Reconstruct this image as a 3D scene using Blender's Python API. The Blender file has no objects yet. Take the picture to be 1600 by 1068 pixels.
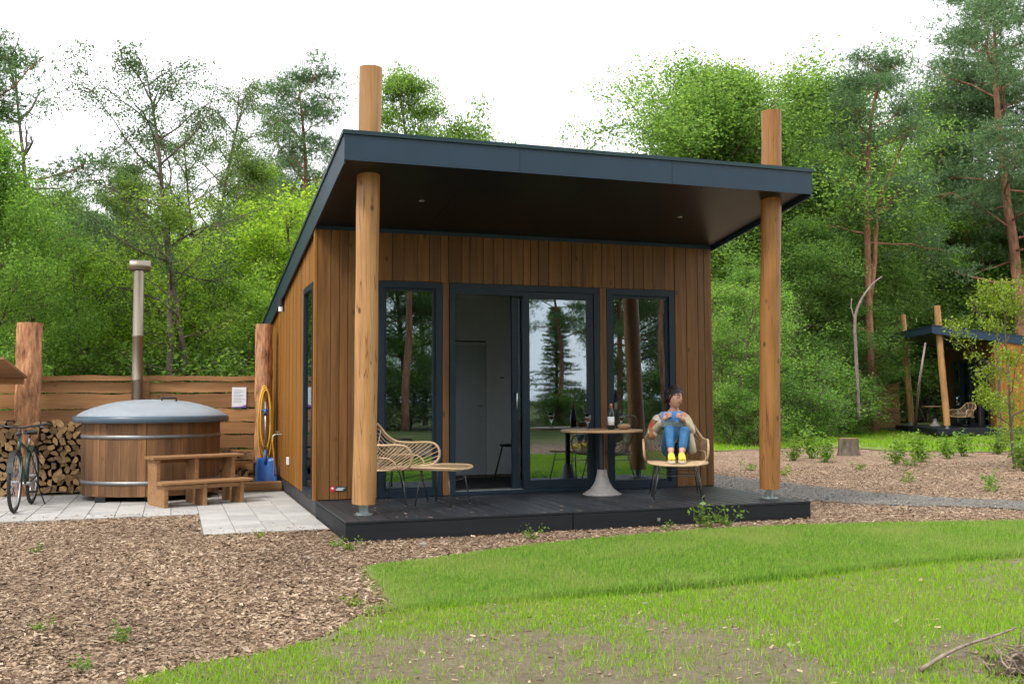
import bpy, math, random
import numpy as np
from mathutils import Vector, Matrix
PI = math.pi
R = math.radians
random.seed(7)
RNG = np.random.default_rng(7)
sc = bpy.context.scene
COL = sc.collection

# ------------------------------------------------------------------ camera
CAM = np.array([-1.54, -11.122, 1.125])
FPX, PIT, YAW, ROL = 1540.92, 0.0571, 0.3334, -0.0049
cam_d = bpy.data.cameras.new('camera')
cam_o = bpy.data.objects.new('camera', cam_d)
COL.objects.link(cam_o)
cam_d.sensor_width = 36.0
cam_d.sensor_fit = 'HORIZONTAL'
cam_d.lens = FPX / 1600 * 36
cam_d.clip_start = 0.05
cam_d.clip_end = 2000
cam_o.matrix_world = (Matrix.Translation(CAM) @ Matrix.Rotation(-YAW, 4, 'Z')
                      @ Matrix.Rotation(PI / 2 + PIT, 4, 'X') @ Matrix.Rotation(ROL, 4, 'Z'))
sc.camera = cam_o

# ------------------------------------------------------------------ sky, sun, exposure
SUN_EL, SUN_AZ = R(50), R(238)      # azimuth clockwise from +Y: from behind and left of the camera
world = bpy.data.worlds.new('World')
sc.world = world
world.use_nodes = True
wn, wl = world.node_tree.nodes, world.node_tree.links
wn.clear()
w_out = wn.new('ShaderNodeOutputWorld')
w_bg = wn.new('ShaderNodeBackground')
w_sky = wn.new('ShaderNodeTexSky')
w_sky.sky_type = 'NISHITA'
w_sky.sun_disc = False
w_sky.sun_elevation = SUN_EL
w_sky.sun_rotation = SUN_AZ
w_sky.dust_density = 3.0
w_tc = wn.new('ShaderNodeTexCoord')
w_noise = wn.new('ShaderNodeTexNoise')
w_noise.inputs['Scale'].default_value = 1.6
w_noise.inputs['Detail'].default_value = 5
w_ramp = wn.new('ShaderNodeValToRGB')       # overcast cloud sheet, thin variation only
w_ramp.color_ramp.elements[0].position = 0.3
w_ramp.color_ramp.elements[0].color = (11.2, 11.5, 12.0, 1)
w_ramp.color_ramp.elements[1].position = 0.7
w_ramp.color_ramp.elements[1].color = (13.6, 13.7, 13.9, 1)
w_mix = wn.new('ShaderNodeMixRGB')
w_mix.inputs[0].default_value = 0.9
wl.new(w_tc.outputs['Generated'], w_noise.inputs['Vector'])
wl.new(w_noise.outputs['Fac'], w_ramp.inputs['Fac'])
wl.new(w_sky.outputs['Color'], w_mix.inputs[1])
wl.new(w_ramp.outputs['Color'], w_mix.inputs[2])
wl.new(w_mix.outputs['Color'], w_bg.inputs['Color'])
w_bg.inputs['Strength'].default_value = 0.08
wl.new(w_bg.outputs[0], w_out.inputs[0])
sun_d = bpy.data.lights.new('sun', 'SUN')
sun_d.energy = 1.5
sun_d.angle = R(11)
sun_d.color = (1.0, 0.95, 0.87)
sun_o = bpy.data.objects.new('sun', sun_d)
COL.objects.link(sun_o)
sv = Vector((math.sin(SUN_AZ) * math.cos(SUN_EL), math.cos(SUN_AZ) * math.cos(SUN_EL), math.sin(SUN_EL)))
sun_o.rotation_euler = sv.to_track_quat('Z', 'Y').to_euler()
sun_o.location = sv * 40
sc.view_settings.view_transform = 'Standard'
sc.view_settings.look = 'None'
sc.view_settings.gamma = 1
sc.view_settings.use_curve_mapping = False
sc.view_settings.exposure = 1.05
sc.render.engine = 'CYCLES'
sc.cycles.max_bounces = 5
sc.cycles.diffuse_bounces = 3
sc.cycles.glossy_bounces = 3
sc.cycles.transmission_bounces = 4
sc.cycles.transparent_max_bounces = 6
sc.cycles.use_adaptive_sampling = True
sc.cycles.adaptive_threshold = 0.03
sc.cycles.use_denoising = True

# ------------------------------------------------------------------ measuring helpers (pixel of the 1600x1068 photograph -> point in the place)
def ray(px, py):
    u, v = px - 800, py - 534
    cr, sr = math.cos(ROL), math.sin(ROL)
    u, v = u * cr + v * sr, -u * sr + v * cr
    x, z2 = u / FPX, -v / FPX
    cp, sp = math.cos(PIT), math.sin(PIT)
    y, z = cp - z2 * sp, sp + z2 * cp
    c, s = math.cos(YAW), math.sin(YAW)
    return np.array([x * c + y * s, -x * s + y * c, z])
def un(px, py, axis, val):
    d = ray(px, py)
    return CAM + d * (val - CAM[axis]) / d[axis]
GZ = -0.185                                    # ground level; deck top is 0
def gnd(px, py, z=GZ):
    p = un(px, py, 2, z)
    return (p[0], p[1])
def dep(px, py, d):
    return CAM + ray(px, py) * d

# ------------------------------------------------------------------ mesh helpers
def raw_mesh(name, V, F):
    """V (n,3) array, F (m,k) array of equal-sized faces"""
    me = bpy.data.meshes.new(name)
    V = np.asarray(V, np.float32); F = np.asarray(F, np.int32)
    m, k = F.shape
    me.vertices.add(len(V)); me.vertices.foreach_set('co', V.ravel())
    me.loops.add(m * k); me.loops.foreach_set('vertex_index', F.ravel())
    me.polygons.add(m)
    me.polygons.foreach_set('loop_start', np.arange(0, m * k, k, dtype=np.int32))
    me.polygons.foreach_set('loop_total', np.full(m, k, np.int32))
    me.update(calc_edges=True)
    return me
def put(name, me, mat=None, parent=None, **props):
    o = bpy.data.objects.new(name, me)
    COL.objects.link(o)
    if mat is not None and me is not None and len(me.materials) == 0:
        me.materials.append(mat)
    if parent is not None:
        o.parent = parent
    for k, v in props.items():
        o[k] = v
    return o
def thing(name, label, cat, loc=(0, 0, 0), rz=0.0, group=None):
    o = bpy.data.objects.new(name, None)
    o.empty_display_size = 0.2
    COL.objects.link(o)
    o.location = loc
    o.rotation_euler = (0, 0, rz)
    o['label'] = label; o['category'] = cat
    if group: o['group'] = group
    return o
def copy_tree(o, parent=None):
    c = o.copy(); COL.objects.link(c); c.parent = parent
    for ch in list(o.children):
        copy_tree(ch, c)
    return c

class MB:
    def __init__(s): s.v = []; s.f = []
    def add(s, vs, fs):
        n = len(s.v); s.v += [tuple(map(float, p)) for p in vs]; s.f += [tuple(i + n for i in f) for f in fs]; return s
    def box(s, a, b):
        x0, y0, z0 = a; x1, y1, z1 = b
        return s.add([(x0,y0,z0),(x1,y0,z0),(x1,y1,z0),(x0,y1,z0),(x0,y0,z1),(x1,y0,z1),(x1,y1,z1),(x0,y1,z1)],
                     [(0,3,2,1),(4,5,6,7),(0,1,5,4),(1,2,6,5),(2,3,7,6),(3,0,4,7)])
    def hexa(s, p):
        return s.add(p, [(0,3,2,1),(4,5,6,7),(0,1,5,4),(1,2,6,5),(2,3,7,6),(3,0,4,7)])
    def cbox(s, a, b, c=0.004):
        """box with chamfered edges along its longest axis"""
        d = [b[i] - a[i] for i in range(3)]
        ax = d.index(max(d)); o = [i for i in range(3) if i != ax]
        c = min(c, d[o[0]] * .3, d[o[1]] * .3)
        u0, u1, w0, w1 = a[o[0]], b[o[0]], a[o[1]], b[o[1]]
        ring = [(u0+c,w0),(u1-c,w0),(u1,w0+c),(u1,w1-c),(u1-c,w1),(u0+c,w1),(u0,w1-c),(u0,w0+c)]
        vs = []
        for t in (a[ax], b[ax]):
            for (u, w) in ring:
                p = [0, 0, 0]; p[ax] = t; p[o[0]] = u; p[o[1]] = w; vs.append(p)
        fs = [(i, (i+1) % 8, 8 + (i+1) % 8, 8 + i) for i in range(8)] + [tuple(range(7, -1, -1)), tuple(range(8, 16))]
        if ax == 1: fs = [f[::-1] for f in fs]
        return s.add(vs, fs)
    def tube(s, pts, rad, n=8, closed=False, caps=True):
        P = [Vector(p) for p in pts]; m = len(P)
        if not hasattr(rad, '__len__'): rad = [rad] * m
        T = []
        for i in range(m):
            a = P[i-1] if (i > 0 or closed) else P[i]; b = P[(i+1) % m] if (i < m-1 or closed) else P[i]
            t = (b - a); T.append(t.normalized() if t.length > 1e-9 else Vector((0,0,1)))
        up = Vector((0,0,1)) if abs(T[0].z) < .9 else Vector((1,0,0))
        u = T[0].cross(up).normalized(); vs = []
        for i in range(m):
            u = (u - T[i] * u.dot(T[i]))
            u = u.normalized() if u.length > 1e-6 else T[i].orthogonal().normalized()
            w = T[i].cross(u)
            for k in range(n):
                a = 2 * PI * k / n
                vs.append(P[i] + (u * math.cos(a) + w * math.sin(a)) * rad[i])
        fs = []
        for i in range(m if closed else m - 1):
            j = (i + 1) % m
            for k in range(n):
                fs.append((i*n+k, i*n+(k+1) % n, j*n+(k+1) % n, j*n+k))
        if caps and not closed:
            fs.append(tuple(range(n-1, -1, -1))); fs.append(tuple((m-1)*n+k for k in range(n)))
        return s.add(vs, fs)
    def lathe(s, prof, c=(0,0,0), n=32, a0=0.0, a1=2*PI):
        full = abs(a1 - a0 - 2*PI) < 1e-6; k = n if full else n + 1; vs = []
        for (r, z) in prof:
            for i in range(k):
                a = a0 + (a1 - a0) * i / n
                vs.append((c[0] + r*math.cos(a), c[1] + r*math.sin(a), c[2] + z))
        fs = []
        for j in range(len(prof) - 1):
            for i in range(n):
                i2 = (i + 1) % k
                fs.append((j*k+i, j*k+i2, (j+1)*k+i2, (j+1)*k+i))
        return s.add(vs, fs)
    def ball(s, c, r, n=10, m=7):
        r = (r, r, r) if not hasattr(r, '__len__') else r
        vs = []
        for j in range(m + 1):
            t = PI * j / m
            for i in range(n):
                a = 2*PI*i/n
                vs.append((c[0]+r[0]*math.sin(t)*math.cos(a), c[1]+r[1]*math.sin(t)*math.sin(a), c[2]-r[2]*math.cos(t)))
        fs = [(j*n+i, j*n+(i+1) % n, (j+1)*n+(i+1) % n, (j+1)*n+i) for j in range(m) for i in range(n)]
        return s.add(vs, fs)
    def mesh(s, name, smooth=False):
        me = bpy.data.meshes.new(name)
        me.from_pydata(s.v, [], s.f)
        if smooth:
            me.polygons.foreach_set('use_smooth', [True] * len(me.polygons))
        me.update()
        return me
    def build(s, name, mat, parent=None, smooth=False, **props):
        return put(name, s.mesh(name, smooth), mat, parent, **props)

def spline(pts, per=6, closed=False):
    P = [np.array(p, float) for p in pts]; n = len(P); out = []
    for i in range(n if closed else n - 1):
        p0 = P[(i-1) % n] if (closed or i > 0) else P[i]; p1 = P[i]; p2 = P[(i+1) % n]
        p3 = P[(i+2) % n] if (closed or i + 2 < n) else P[(i+1) % n]
        for k in range(per):
            t = k / per
            out.append(.5*((2*p1)+(-p0+p2)*t+(2*p0-5*p1+4*p2-p3)*t*t+(-p0+3*p1-3*p2+p3)*t**3))
    if not closed: out.append(P[-1])
    return out

# ------------------------------------------------------------------ materials
class NT:
    def __init__(s, name):
        s.m = bpy.data.materials.new(name); s.m.use_nodes = True
        s.t = s.m.node_tree; s.t.nodes.clear()
        s.out = s.n('ShaderNodeOutputMaterial')
    def n(s, typ, **kw):
        nd = s.t.nodes.new(typ)
        for k, v in kw.items():
            if k in nd.inputs: nd.inputs[k].default_value = v
            else: setattr(nd, k, v)
        return nd
    def l(s, a, b): s.t.links.new(a, b)
    def ramp(s, fac, stops):
        r = s.n('ShaderNodeValToRGB'); e = r.color_ramp.elements
        while len(e) < len(stops): e.new(0.5)
        for i, (p, c) in enumerate(stops):
            e[i].position = p; e[i].color = (*c, 1)
        s.l(fac, r.inputs['Fac']); return r.outputs['Color']
    def mix(s, fac, a, b, mode='MIX'):
        x = s.n('ShaderNodeMixRGB', blend_type=mode)
        for i, v in ((0, fac), (1, a), (2, b)):
            if hasattr(v, 'is_linked'): s.l(v, x.inputs[i])
            elif i == 0: x.inputs[0].default_value = v
            else: x.inputs[i].default_value = (*v, 1)
        return x.outputs['Color']
    def coords(s, scale=(1,1,1), rnd=True, kind='Object'):
        tc = s.n('ShaderNodeTexCoord'); mp = s.n('ShaderNodeMapping'); mp.inputs['Scale'].default_value = scale
        src = tc.outputs[kind]
        if rnd:
            oi = s.n('ShaderNodeObjectInfo'); ml = s.n('ShaderNodeMath', operation='MULTIPLY'); ml.inputs[1].default_value = 37.0
            s.l(oi.outputs['Random'], ml.inputs[0])
            ad = s.n('ShaderNodeVectorMath', operation='ADD'); s.l(src, ad.inputs[0]); s.l(ml.outputs[0], ad.inputs[1]); src = ad.outputs[0]
        s.l(src, mp.inputs['Vector']); return mp.outputs['Vector']
    def noise(s, vec, scale, detail=4, rough=.55):
        x = s.n('ShaderNodeTexNoise'); x.inputs['Scale'].default_value = scale; x.inputs['Detail'].default_value = detail
        x.inputs['Roughness'].default_value = rough; s.l(vec, x.inputs['Vector']); return x.outputs['Fac']
    def bump(s, h, strength=.3, dist=.01):
        b = s.n('ShaderNodeBump'); b.inputs['Strength'].default_value = strength; b.inputs['Distance'].default_value = dist
        s.l(h, b.inputs['Height']); return b.outputs['Normal']
    def principled(s, color, rough=.6, normal=None, metallic=0.0, spec=.5):
        p = s.n('ShaderNodeBsdfPrincipled')
        if hasattr(color, 'is_linked'): s.l(color, p.inputs['Base Color'])
        else: p.inputs['Base Color'].default_value = (*color, 1)
        if hasattr(rough, 'is_linked'): s.l(rough, p.inputs['Roughness'])
        else: p.inputs['Roughness'].default_value = rough
        p.inputs['Metallic'].default_value = metallic
        p.inputs['Specular IOR Level'].default_value = spec
        if normal is not None: s.l(normal, p.inputs['Normal'])
        s.l(p.outputs[0], s.out.inputs[0]); return p
    def objrand(s): return s.n('ShaderNodeObjectInfo').outputs['Random']

def plain(name, c, rough=.6, metallic=0.0, var=.12, scale=8, bump=.05, spec=.5):
    t = NT(name); v = t.coords(); n = t.noise(v, scale)
    lo = tuple(x*(1-var) for x in c); hi = tuple(min(1, x*(1+var)) for x in c)
    col = t.ramp(n, [(.3, lo), (.7, hi)])
    t.principled(col, rough, t.bump(t.noise(v, scale*6), bump, .005), metallic, spec)
    return t.m
def wood(name, dark, light, axis=2, grain=30, stretch=.06, rough=.65, knots=.5, objvar=.35, bump=.25, spec=.3, crack=0.0):
    t = NT(name)
    sc_ = [1.0, 1.0, 1.0]; sc_[axis] = stretch
    v = t.coords(tuple(sc_))
    g = t.noise(v, grain, 6, .65)
    col = t.ramp(g, [(.28, dark), (.5, tuple((a+b)/2 for a, b in zip(dark, light))), (.72, light)])
    big = t.noise(v, grain*.15, 3)
    col = t.mix(t.ramp(big, [(.35, (.55,)*3), (.65, (0,)*3)]), col, tuple(x*.7 for x in dark))
    sk = [2.2, 2.2, 2.2]; sk[axis] = 1.3
    vk = t.coords(tuple(sk)); vo = t.n('ShaderNodeTexVoronoi'); vo.inputs['Scale'].default_value = 2.3; t.l(vk, vo.inputs['Vector'])
    kn = t.ramp(vo.outputs['Distance'], [(.05, (knots,)*3), (.13, (0,)*3)])
    col = t.mix(kn, col, tuple(x*.28 for x in dark))
    if crack:
        cs = [1.0, 1.0, 1.0]; cs[axis] = .035
        cn = t.noise(t.coords(tuple(cs)), 13, 2, .5)
        col = t.mix(t.ramp(cn, [(.485, (0,)*3), (.5, (crack,)*3), (.515, (0,)*3)]), col, tuple(x*.25 for x in dark))
        cb = t.noise(t.coords((.6, .6, .35)), 3, 5); col = t.mix(t.ramp(cb, [(.5, (0,)*3), (.7, (.5,)*3)]), col, tuple(x*.75 for x in dark))
    hs = t.n('ShaderNodeHueSaturation'); mr = t.n('ShaderNodeMapRange')
    mr.inputs['To Min'].default_value = 1 - objvar; mr.inputs['To Max'].default_value = 1 + objvar*.8
    t.l(t.objrand(), mr.inputs['Value']); t.l(mr.outputs[0], hs.inputs['Value']); t.l(col, hs.inputs['Color'])
    t.principled(hs.outputs['Color'], rough, t.bump(g, bump, .004), 0, spec)
    return t.m
def leafmat(name, c1, c2, c3, trans=.45, rough=.5):
    """c1..c3: the leaves' own spread of colours; object colour tints each plant"""
    t = NT(name)
    geo = t.n('ShaderNodeNewGeometry')
    col = t.ramp(geo.outputs['Random Per Island'], [(.1, c1), (.55, c2), (.95, c3)])
    oi = t.n('ShaderNodeObjectInfo')
    col = t.mix(1.0, col, oi.outputs['Color'], 'MULTIPLY')
    d = t.n('ShaderNodeBsdfPrincipled'); t.l(col, d.inputs['Base Color']); d.inputs['Roughness'].default_value = rough
    d.inputs['Specular IOR Level'].default_value = .35
    tr = t.n('ShaderNodeBsdfTranslucent')
    hs = t.n('ShaderNodeHueSaturation'); hs.inputs['Hue'].default_value = .485; hs.inputs['Saturation'].default_value = 1.1; hs.inputs['Value'].default_value = 1.3
    t.l(col, hs.inputs['Color']); t.l(hs.outputs[0], tr.inputs['Color'])
    mx = t.n('ShaderNodeMixShader'); mx.inputs[0].default_value = trans+.05
    t.l(d.outputs[0], mx.inputs[1]); t.l(tr.outputs[0], mx.inputs[2]); t.l(mx.outputs[0], t.out.inputs[0])
    return t.m
def barkmat(name, dark, light, scale=12):
    t = NT(name); v = t.coords((1, 1, .25))
    n = t.noise(v, scale, 6, .7)
    col = t.ramp(n, [(.3, dark), (.6, light), (.8, tuple(min(1, x*1.25) for x in light))])
    t.principled(col, .9, t.bump(n, .8, .03), 0, .2)
    return t.m
def chipmat(name):
    t = NT(name)
    geo = t.n('ShaderNodeNewGeometry')
    col = t.ramp(geo.outputs['Random Per Island'], [(0, (.075, .044, .027)), (.22, (.18, .115, .070)), (.5, (.29, .20, .128)), (.8, (.40, .295, .20)), (1, (.55, .44, .33))])
    n = t.noise(geo.outputs['Position'], .8, 5); col = t.mix(t.ramp(n, [(.38, (.40,)*3), (.58, (0,)*3)]), col, (.09, .058, .038))
    t.principled(col, .85, None, 0, .2); return t.m

M = {}
M['clad'] = wood('cladding_boards', (.085, .036, .010), (.225, .105, .030), 2, 26, .05, .55, .7, .13)  # front boards: shade under the roof put into the darker colour
M['clad_side'] = wood('side_cladding', (.205, .082, .012), (.36, .158, .025), 2, 20, .05, .6, .3, .1)  # same wood on the sides, sunlit tone put into the lighter colour
M['post'] = wood('peeled_log', (.29, .140, .050), (.53, .300, .120), 2, 16, .05, .5, 1.0, .06, .25, .3, .8)
M['post_dark'] = wood('orange_brown_log', (.22, .092, .026), (.40, .190, .060), 2, 16, .05, .45, 1.0, .06, .25, .3, .8)  # darker, more orange tone than the left post
M['metal'] = plain('anthracite_metal', (.013, .032, .055), .42, .0, .08, 3, .02, .35)
M['trim'] = plain('roof_trim_metal', (.018, .040, .045), .3, .4, .1, 3, .02)
M['frame'] = plain('window_frame_paint', (.007, .016, .028), .42, 0, .06, 3, .02, .3)
M['soffit'] = plain('dark_soffit', (.0060, .0072, .0105), .36, 0, .08, 2, .02, .4)
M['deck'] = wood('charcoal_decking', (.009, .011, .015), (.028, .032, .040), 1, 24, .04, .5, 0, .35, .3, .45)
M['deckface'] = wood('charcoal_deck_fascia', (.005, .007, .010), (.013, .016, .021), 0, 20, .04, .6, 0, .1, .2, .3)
M['plinth'] = plain('dark_plinth', (.04, .042, .045), .7)
M['hoop'] = plain('dull_steel_hoop', (.26, .265, .27), .5, .85, .15, 8, .02)
M['steel'] = plain('galvanised_steel', (.42, .46, .47), .35, .9, .15, 20, .03)
M['darksteel'] = plain('dark_steel', (.055, .058, .062), .4, .6, .1, 10, .02)
M['black'] = plain('black_plastic', (.012, .012, .013), .4)
M['white'] = plain('white_paint', (.78, .79, .80), .6, 0, .03)
M['intwall'] = plain('interior_wall', (.76, .79, .82), .7, 0, .03)
M['intdoor'] = plain('interior_door_paint', (.60, .64, .68), .5, 0, .03)
M['intfloor'] = wood('interior_floor', (.24, .19, .15), (.40, .33, .26), 1, 14, .1)
M['rug'] = plain('dark_rug', (.03, .03, .033), .95, 0, .3, 40)
M['rattan'] = wood('rattan', (.38, .25, .14), (.60, .44, .28), 0, 60, .3, .5, 0, .05, .1)
M['tabletop'] = wood('oak_tabletop', (.33, .20, .10), (.52, .34, .19), 0, 22, .08, .45, .3, .02)
M['concrete'] = plain('grey_table_base', (.21, .20, .195), .6, 0, .15, 20)
M['stave'] = wood('tub_stave', (.11, .051, .021), (.26, .135, .060), 2, 30, .06, .6, .7, .32)
M['step'] = wood('step_wood', (.22, .110, .045), (.42, .235, .108), 0, 30, .06, .6, .6, .12)
M['lidtop'] = plain('tub_lid_shell', (.225, .25, .28), .5, 0, .08, 6, .03)
M['lidrim'] = plain('tub_lid_rim', (.06, .095, .13), .35, 0, .1, 6, .03)
M['flue'] = plain('stainless_flue', (.27, .225, .175), .36, .95, .05, 2, .0)
M['fence'] = wood('fence_plank', (.25, .120, .046), (.47, .255, .112), 0, 18, .08, .75, .5, .22, .4)
M['barkpost'] = barkmat('half_barked_post', (.10, .035, .018), (.52, .27, .14), 14)
def logmat():
    t = NT('split_log')
    geo = t.n('ShaderNodeNewGeometry')
    v = t.coords((1, 1, 1)); n = t.noise(v, 30, 5)
    end = t.ramp(n, [(.3, (.36, .20, .085)), (.7, (.62, .42, .22))])
    bark = t.ramp(n, [(.3, (.07, .035, .020)), (.7, (.22, .12, .065))])
    tc = t.n('ShaderNodeTexCoord'); sx = t.n('ShaderNodeSeparateXYZ'); t.l(tc.outputs['Normal'], sx.inputs[0])
    ab = t.n('ShaderNodeMath', operation='ABSOLUTE'); t.l(sx.outputs[1], ab.inputs[0])
    gt = t.n('ShaderNodeMath', operation='GREATER_THAN'); gt.inputs[1].default_value = .6; t.l(ab.outputs[0], gt.inputs[0])
    col = t.mix(gt.outputs[0], bark, end)
    hs = t.n('ShaderNodeHueSaturation'); mr = t.n('ShaderNodeMapRange'); mr.inputs['To Min'].default_value = .28; mr.inputs['To Max'].default_value = .92  # random tone per log, lowered overall to paint in the stack's shade
    t.l(t.objrand(), mr.inputs['Value']); t.l(mr.outputs[0], hs.inputs['Value']); t.l(col, hs.inputs['Color'])
    t.principled(hs.outputs[0], .85, t.bump(n, .3, .01), 0, .2); return t.m
M['log'] = logmat()
def pavermat():
    t = NT('concrete_paver'); v = t.coords(); n = t.noise(v, 6, 5); f = t.noise(v, 90, 3)
    col = t.ramp(n, [(.25, (.27, .26, .24)), (.75, (.41, .395, .375))])
    col = t.mix(.25, col, t.ramp(f, [(.3, (.25, .24, .22)), (.7, (.7, .69, .67))]))
    hs = t.n('ShaderNodeHueSaturation'); mr = t.n('ShaderNodeMapRange'); mr.inputs['To Min'].default_value = .86; mr.inputs['To Max'].default_value = 1.1
    t.l(t.objrand(), mr.inputs['Value']); t.l(mr.outputs[0], hs.inputs['Value']); t.l(col, hs.inputs['Color'])
    t.principled(hs.outputs[0], .85, t.bump(f, .3, .004), 0, .3); return t.m
M['paver'] = pavermat()
M['joint'] = plain('paving_sand', (.16, .145, .12), .95, 0, .3, 60)
def glassmat():
    t = NT('window_glass')
    fr = t.n('ShaderNodeFresnel'); fr.inputs['IOR'].default_value = 1.5
    mr = t.n('ShaderNodeMapRange'); mr.inputs['From Min'].default_value = 0.0; mr.inputs['From Max'].default_value = 1.0
    mr.inputs['To Min'].default_value = .27; mr.inputs['To Max'].default_value = 1.0   # coated double glazing
    t.l(fr.outputs[0], mr.inputs['Value'])
    g = t.n('ShaderNodeBsdfGlossy'); g.inputs['Roughness'].default_value = 0.0; g.inputs['Color'].default_value = (.80, .92, 1, 1)
    tr = t.n('ShaderNodeBsdfTransparent'); tr.inputs['Color'].default_value = (.34, .40, .42, 1)
    mx = t.n('ShaderNodeMixShader'); t.l(mr.outputs[0], mx.inputs[0]); t.l(tr.outputs[0], mx.inputs[1]); t.l(g.outputs[0], mx.inputs[2])
    t.l(mx.outputs[0], t.out.inputs[0]); return t.m
M['glass'] = glassmat()
def clear_glass():
    t = NT('drinking_glass'); p = t.principled((1, 1, 1), .02); p.inputs['Transmission Weight'].default_value = 1.0; return t.m
M['cup'] = clear_glass()
M['wine'] = plain('red_wine', (.06, .004, .008), .1)
M['bottle'] = plain('dark_bottle_glass', (.008, .010, .008), .08)
M['foil'] = plain('bottle_foil', (.35, .12, .05), .35)
M['paper'] = plain('paper', (.74, .75, .78), .8, 0, .05)
M['print'] = plain('printed_ink', (.30, .31, .38), .8)
M['purple'] = plain('purple_print', (.18, .08, .36), .8)
M['red'] = plain('red_enamel', (.60, .02, .05), .4)
M['green'] = plain('dark_green_plate', (.015, .07, .065), .4)
M['hose'] = plain('yellow_hose', (.62, .36, .03), .45)
M['blue'] = plain('blue_plastic', (.012, .09, .32), .4, 0, .15)
M['brass'] = plain('tap_metal', (.55, .52, .46), .3, .9)
M['lamp_white'] = plain('lamp_diffuser', (.7, .7, .68), .4)
M['tyre'] = plain('tyre_rubber', (.018, .018, .02), .7)
M['bikegreen'] = plain('bicycle_paint', (.016, .042, .022), .3, 0, .05)
M['alloy'] = plain('bicycle_alloy', (.4, .4, .42), .3, .9)
def mulchmat():
    t = NT('mulch_ground'); v = t.coords((1, 1, 1), rnd=False)
    vo = t.n('ShaderNodeTexVoronoi'); vo.inputs['Scale'].default_value = 38; 
    mp = t.coords((1, .55, 1), rnd=False); t.l(mp, vo.inputs['Vector'])
    sx = t.n('ShaderNodeSeparateXYZ'); t.l(vo.outputs['Color'], sx.inputs[0])
    col = t.ramp(sx.outputs[0], [(0, (.07, .043, .027)), (.3, (.17, .105, .068)), (.6, (.28, .19, .125)), (1, (.45, .33, .24))])
    big = t.noise(v, .7, 4)
    col = t.mix(t.ramp(big, [(.35, (.35,)*3), (.65, (0,)*3)]), col, (.10, .065, .045))
    # forest floor: moss and litter away from the plots
    ge = t.n('ShaderNodeNewGeometry'); s2 = t.n('ShaderNodeSeparateXYZ'); t.l(ge.outputs['Position'], s2.inputs[0])
    mr = t.n('ShaderNodeMapRange'); mr.inputs['From Min'].default_value = 9; mr.inputs['From Max'].default_value = 20; t.l(s2.outputs[1], mr.inputs['Value'])
    m2 = t.n('ShaderNodeMapRange'); m2.inputs['From Min'].default_value = -13; m2.inputs['From Max'].default_value = -18; t.l(s2.outputs[1], m2.inputs['Value'])
    ad = t.n('ShaderNodeMath', operation='MAXIMUM'); t.l(mr.outputs[0], ad.inputs[0]); t.l(m2.outputs[0], ad.inputs[1])
    moss = t.ramp(t.noise(v, .9, 6), [(.3, (.05, .075, .02)), (.6, (.10, .12, .035)), (.8, (.14, .10, .06))])
    col = t.mix(ad.outputs[0], col, moss)
    t.principled(col, .95, t.bump(vo.outputs['Distance'], .6, .02), 0, .15); return t.m
M['mulch'] = mulchmat()
M['chip'] = chipmat('wood_chips')
def gravelstone():
    t = NT('gravel_stones'); geo = t.n('ShaderNodeNewGeometry')
    col = t.ramp(geo.outputs['Random Per Island'], [(0, (.12, .11, .096)), (.3, (.19, .178, .158)), (.7, (.26, .245, .22)), (1, (.36, .34, .31))]); t.principled(col, .9, None, 0, .2); return t.m
M['gravelstone'] = gravelstone()
def soilmat(name, a, b, c):
    t = NT(name); v = t.coords((1, 1, 1), rnd=False); n = t.noise(v, 5, 8, .7); f = t.noise(v, 34, 8, .8)
    col = t.ramp(n, [(.3, a), (.55, b), (.75, c)])
    col = t.mix(.6, col, t.ramp(f, [(.3, a), (.7, c)]))
    t.principled(col, .95, t.bump(f, 1.0, .03), 0, .15); return t.m
M['soil'] = soilmat('thin_soil', (.12, .10, .055), (.24, .195, .125), (.36, .30, .21))
M['sod'] = soilmat('sod_thatch', (.12, .17, .035), (.20, .26, .055), (.30, .32, .11))
M['gravel'] = soilmat('grey_gravel', (.13, .12, .105), (.20, .188, .168), (.28, .265, .24))
M['meadow'] = soilmat('far_grass', (.11, .16, .03), (.19, .26, .055), (.27, .30, .10))
M['dirt'] = soilmat('root_soil', (.05, .035, .024), (.11, .08, .055), (.19, .145, .10))
M['stone'] = plain('field_stone', (.30, .265, .21), .9, 0, .35, 22, .8)
M['twig'] = barkmat('dry_twig', (.12, .085, .06), (.33, .26, .20), 20)
M['bark'] = barkmat('grey_bark', (.05, .04, .03), (.15, .12, .09))
M['barkdead'] = barkmat('dead_bark', (.12, .095, .09), (.28, .22, .20))
M['barkpine'] = barkmat('pine_bark', (.12, .055, .035), (.34, .17, .11), 8)
M['barkbirch'] = barkmat('birch_bark', (.04, .032, .028), (.15, .115, .095), 5)
M['leaf'] = leafmat('broad_leaves', (.072, .140, .036), (.138, .240, .064), (.235, .345, .11), .58)
M['leafbirch'] = leafmat('birch_leaves', (.06, .11, .035), (.11, .18, .055), (.17, .25, .085), .5)
M['needle'] = leafmat('pine_needles', (.055, .105, .048), (.105, .175, .080), (.175, .255, .125), .4)
M['leafweed'] = leafmat('weed_leaves', (.08, .15, .025), (.14, .24, .040), (.22, .34, .065))
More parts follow.
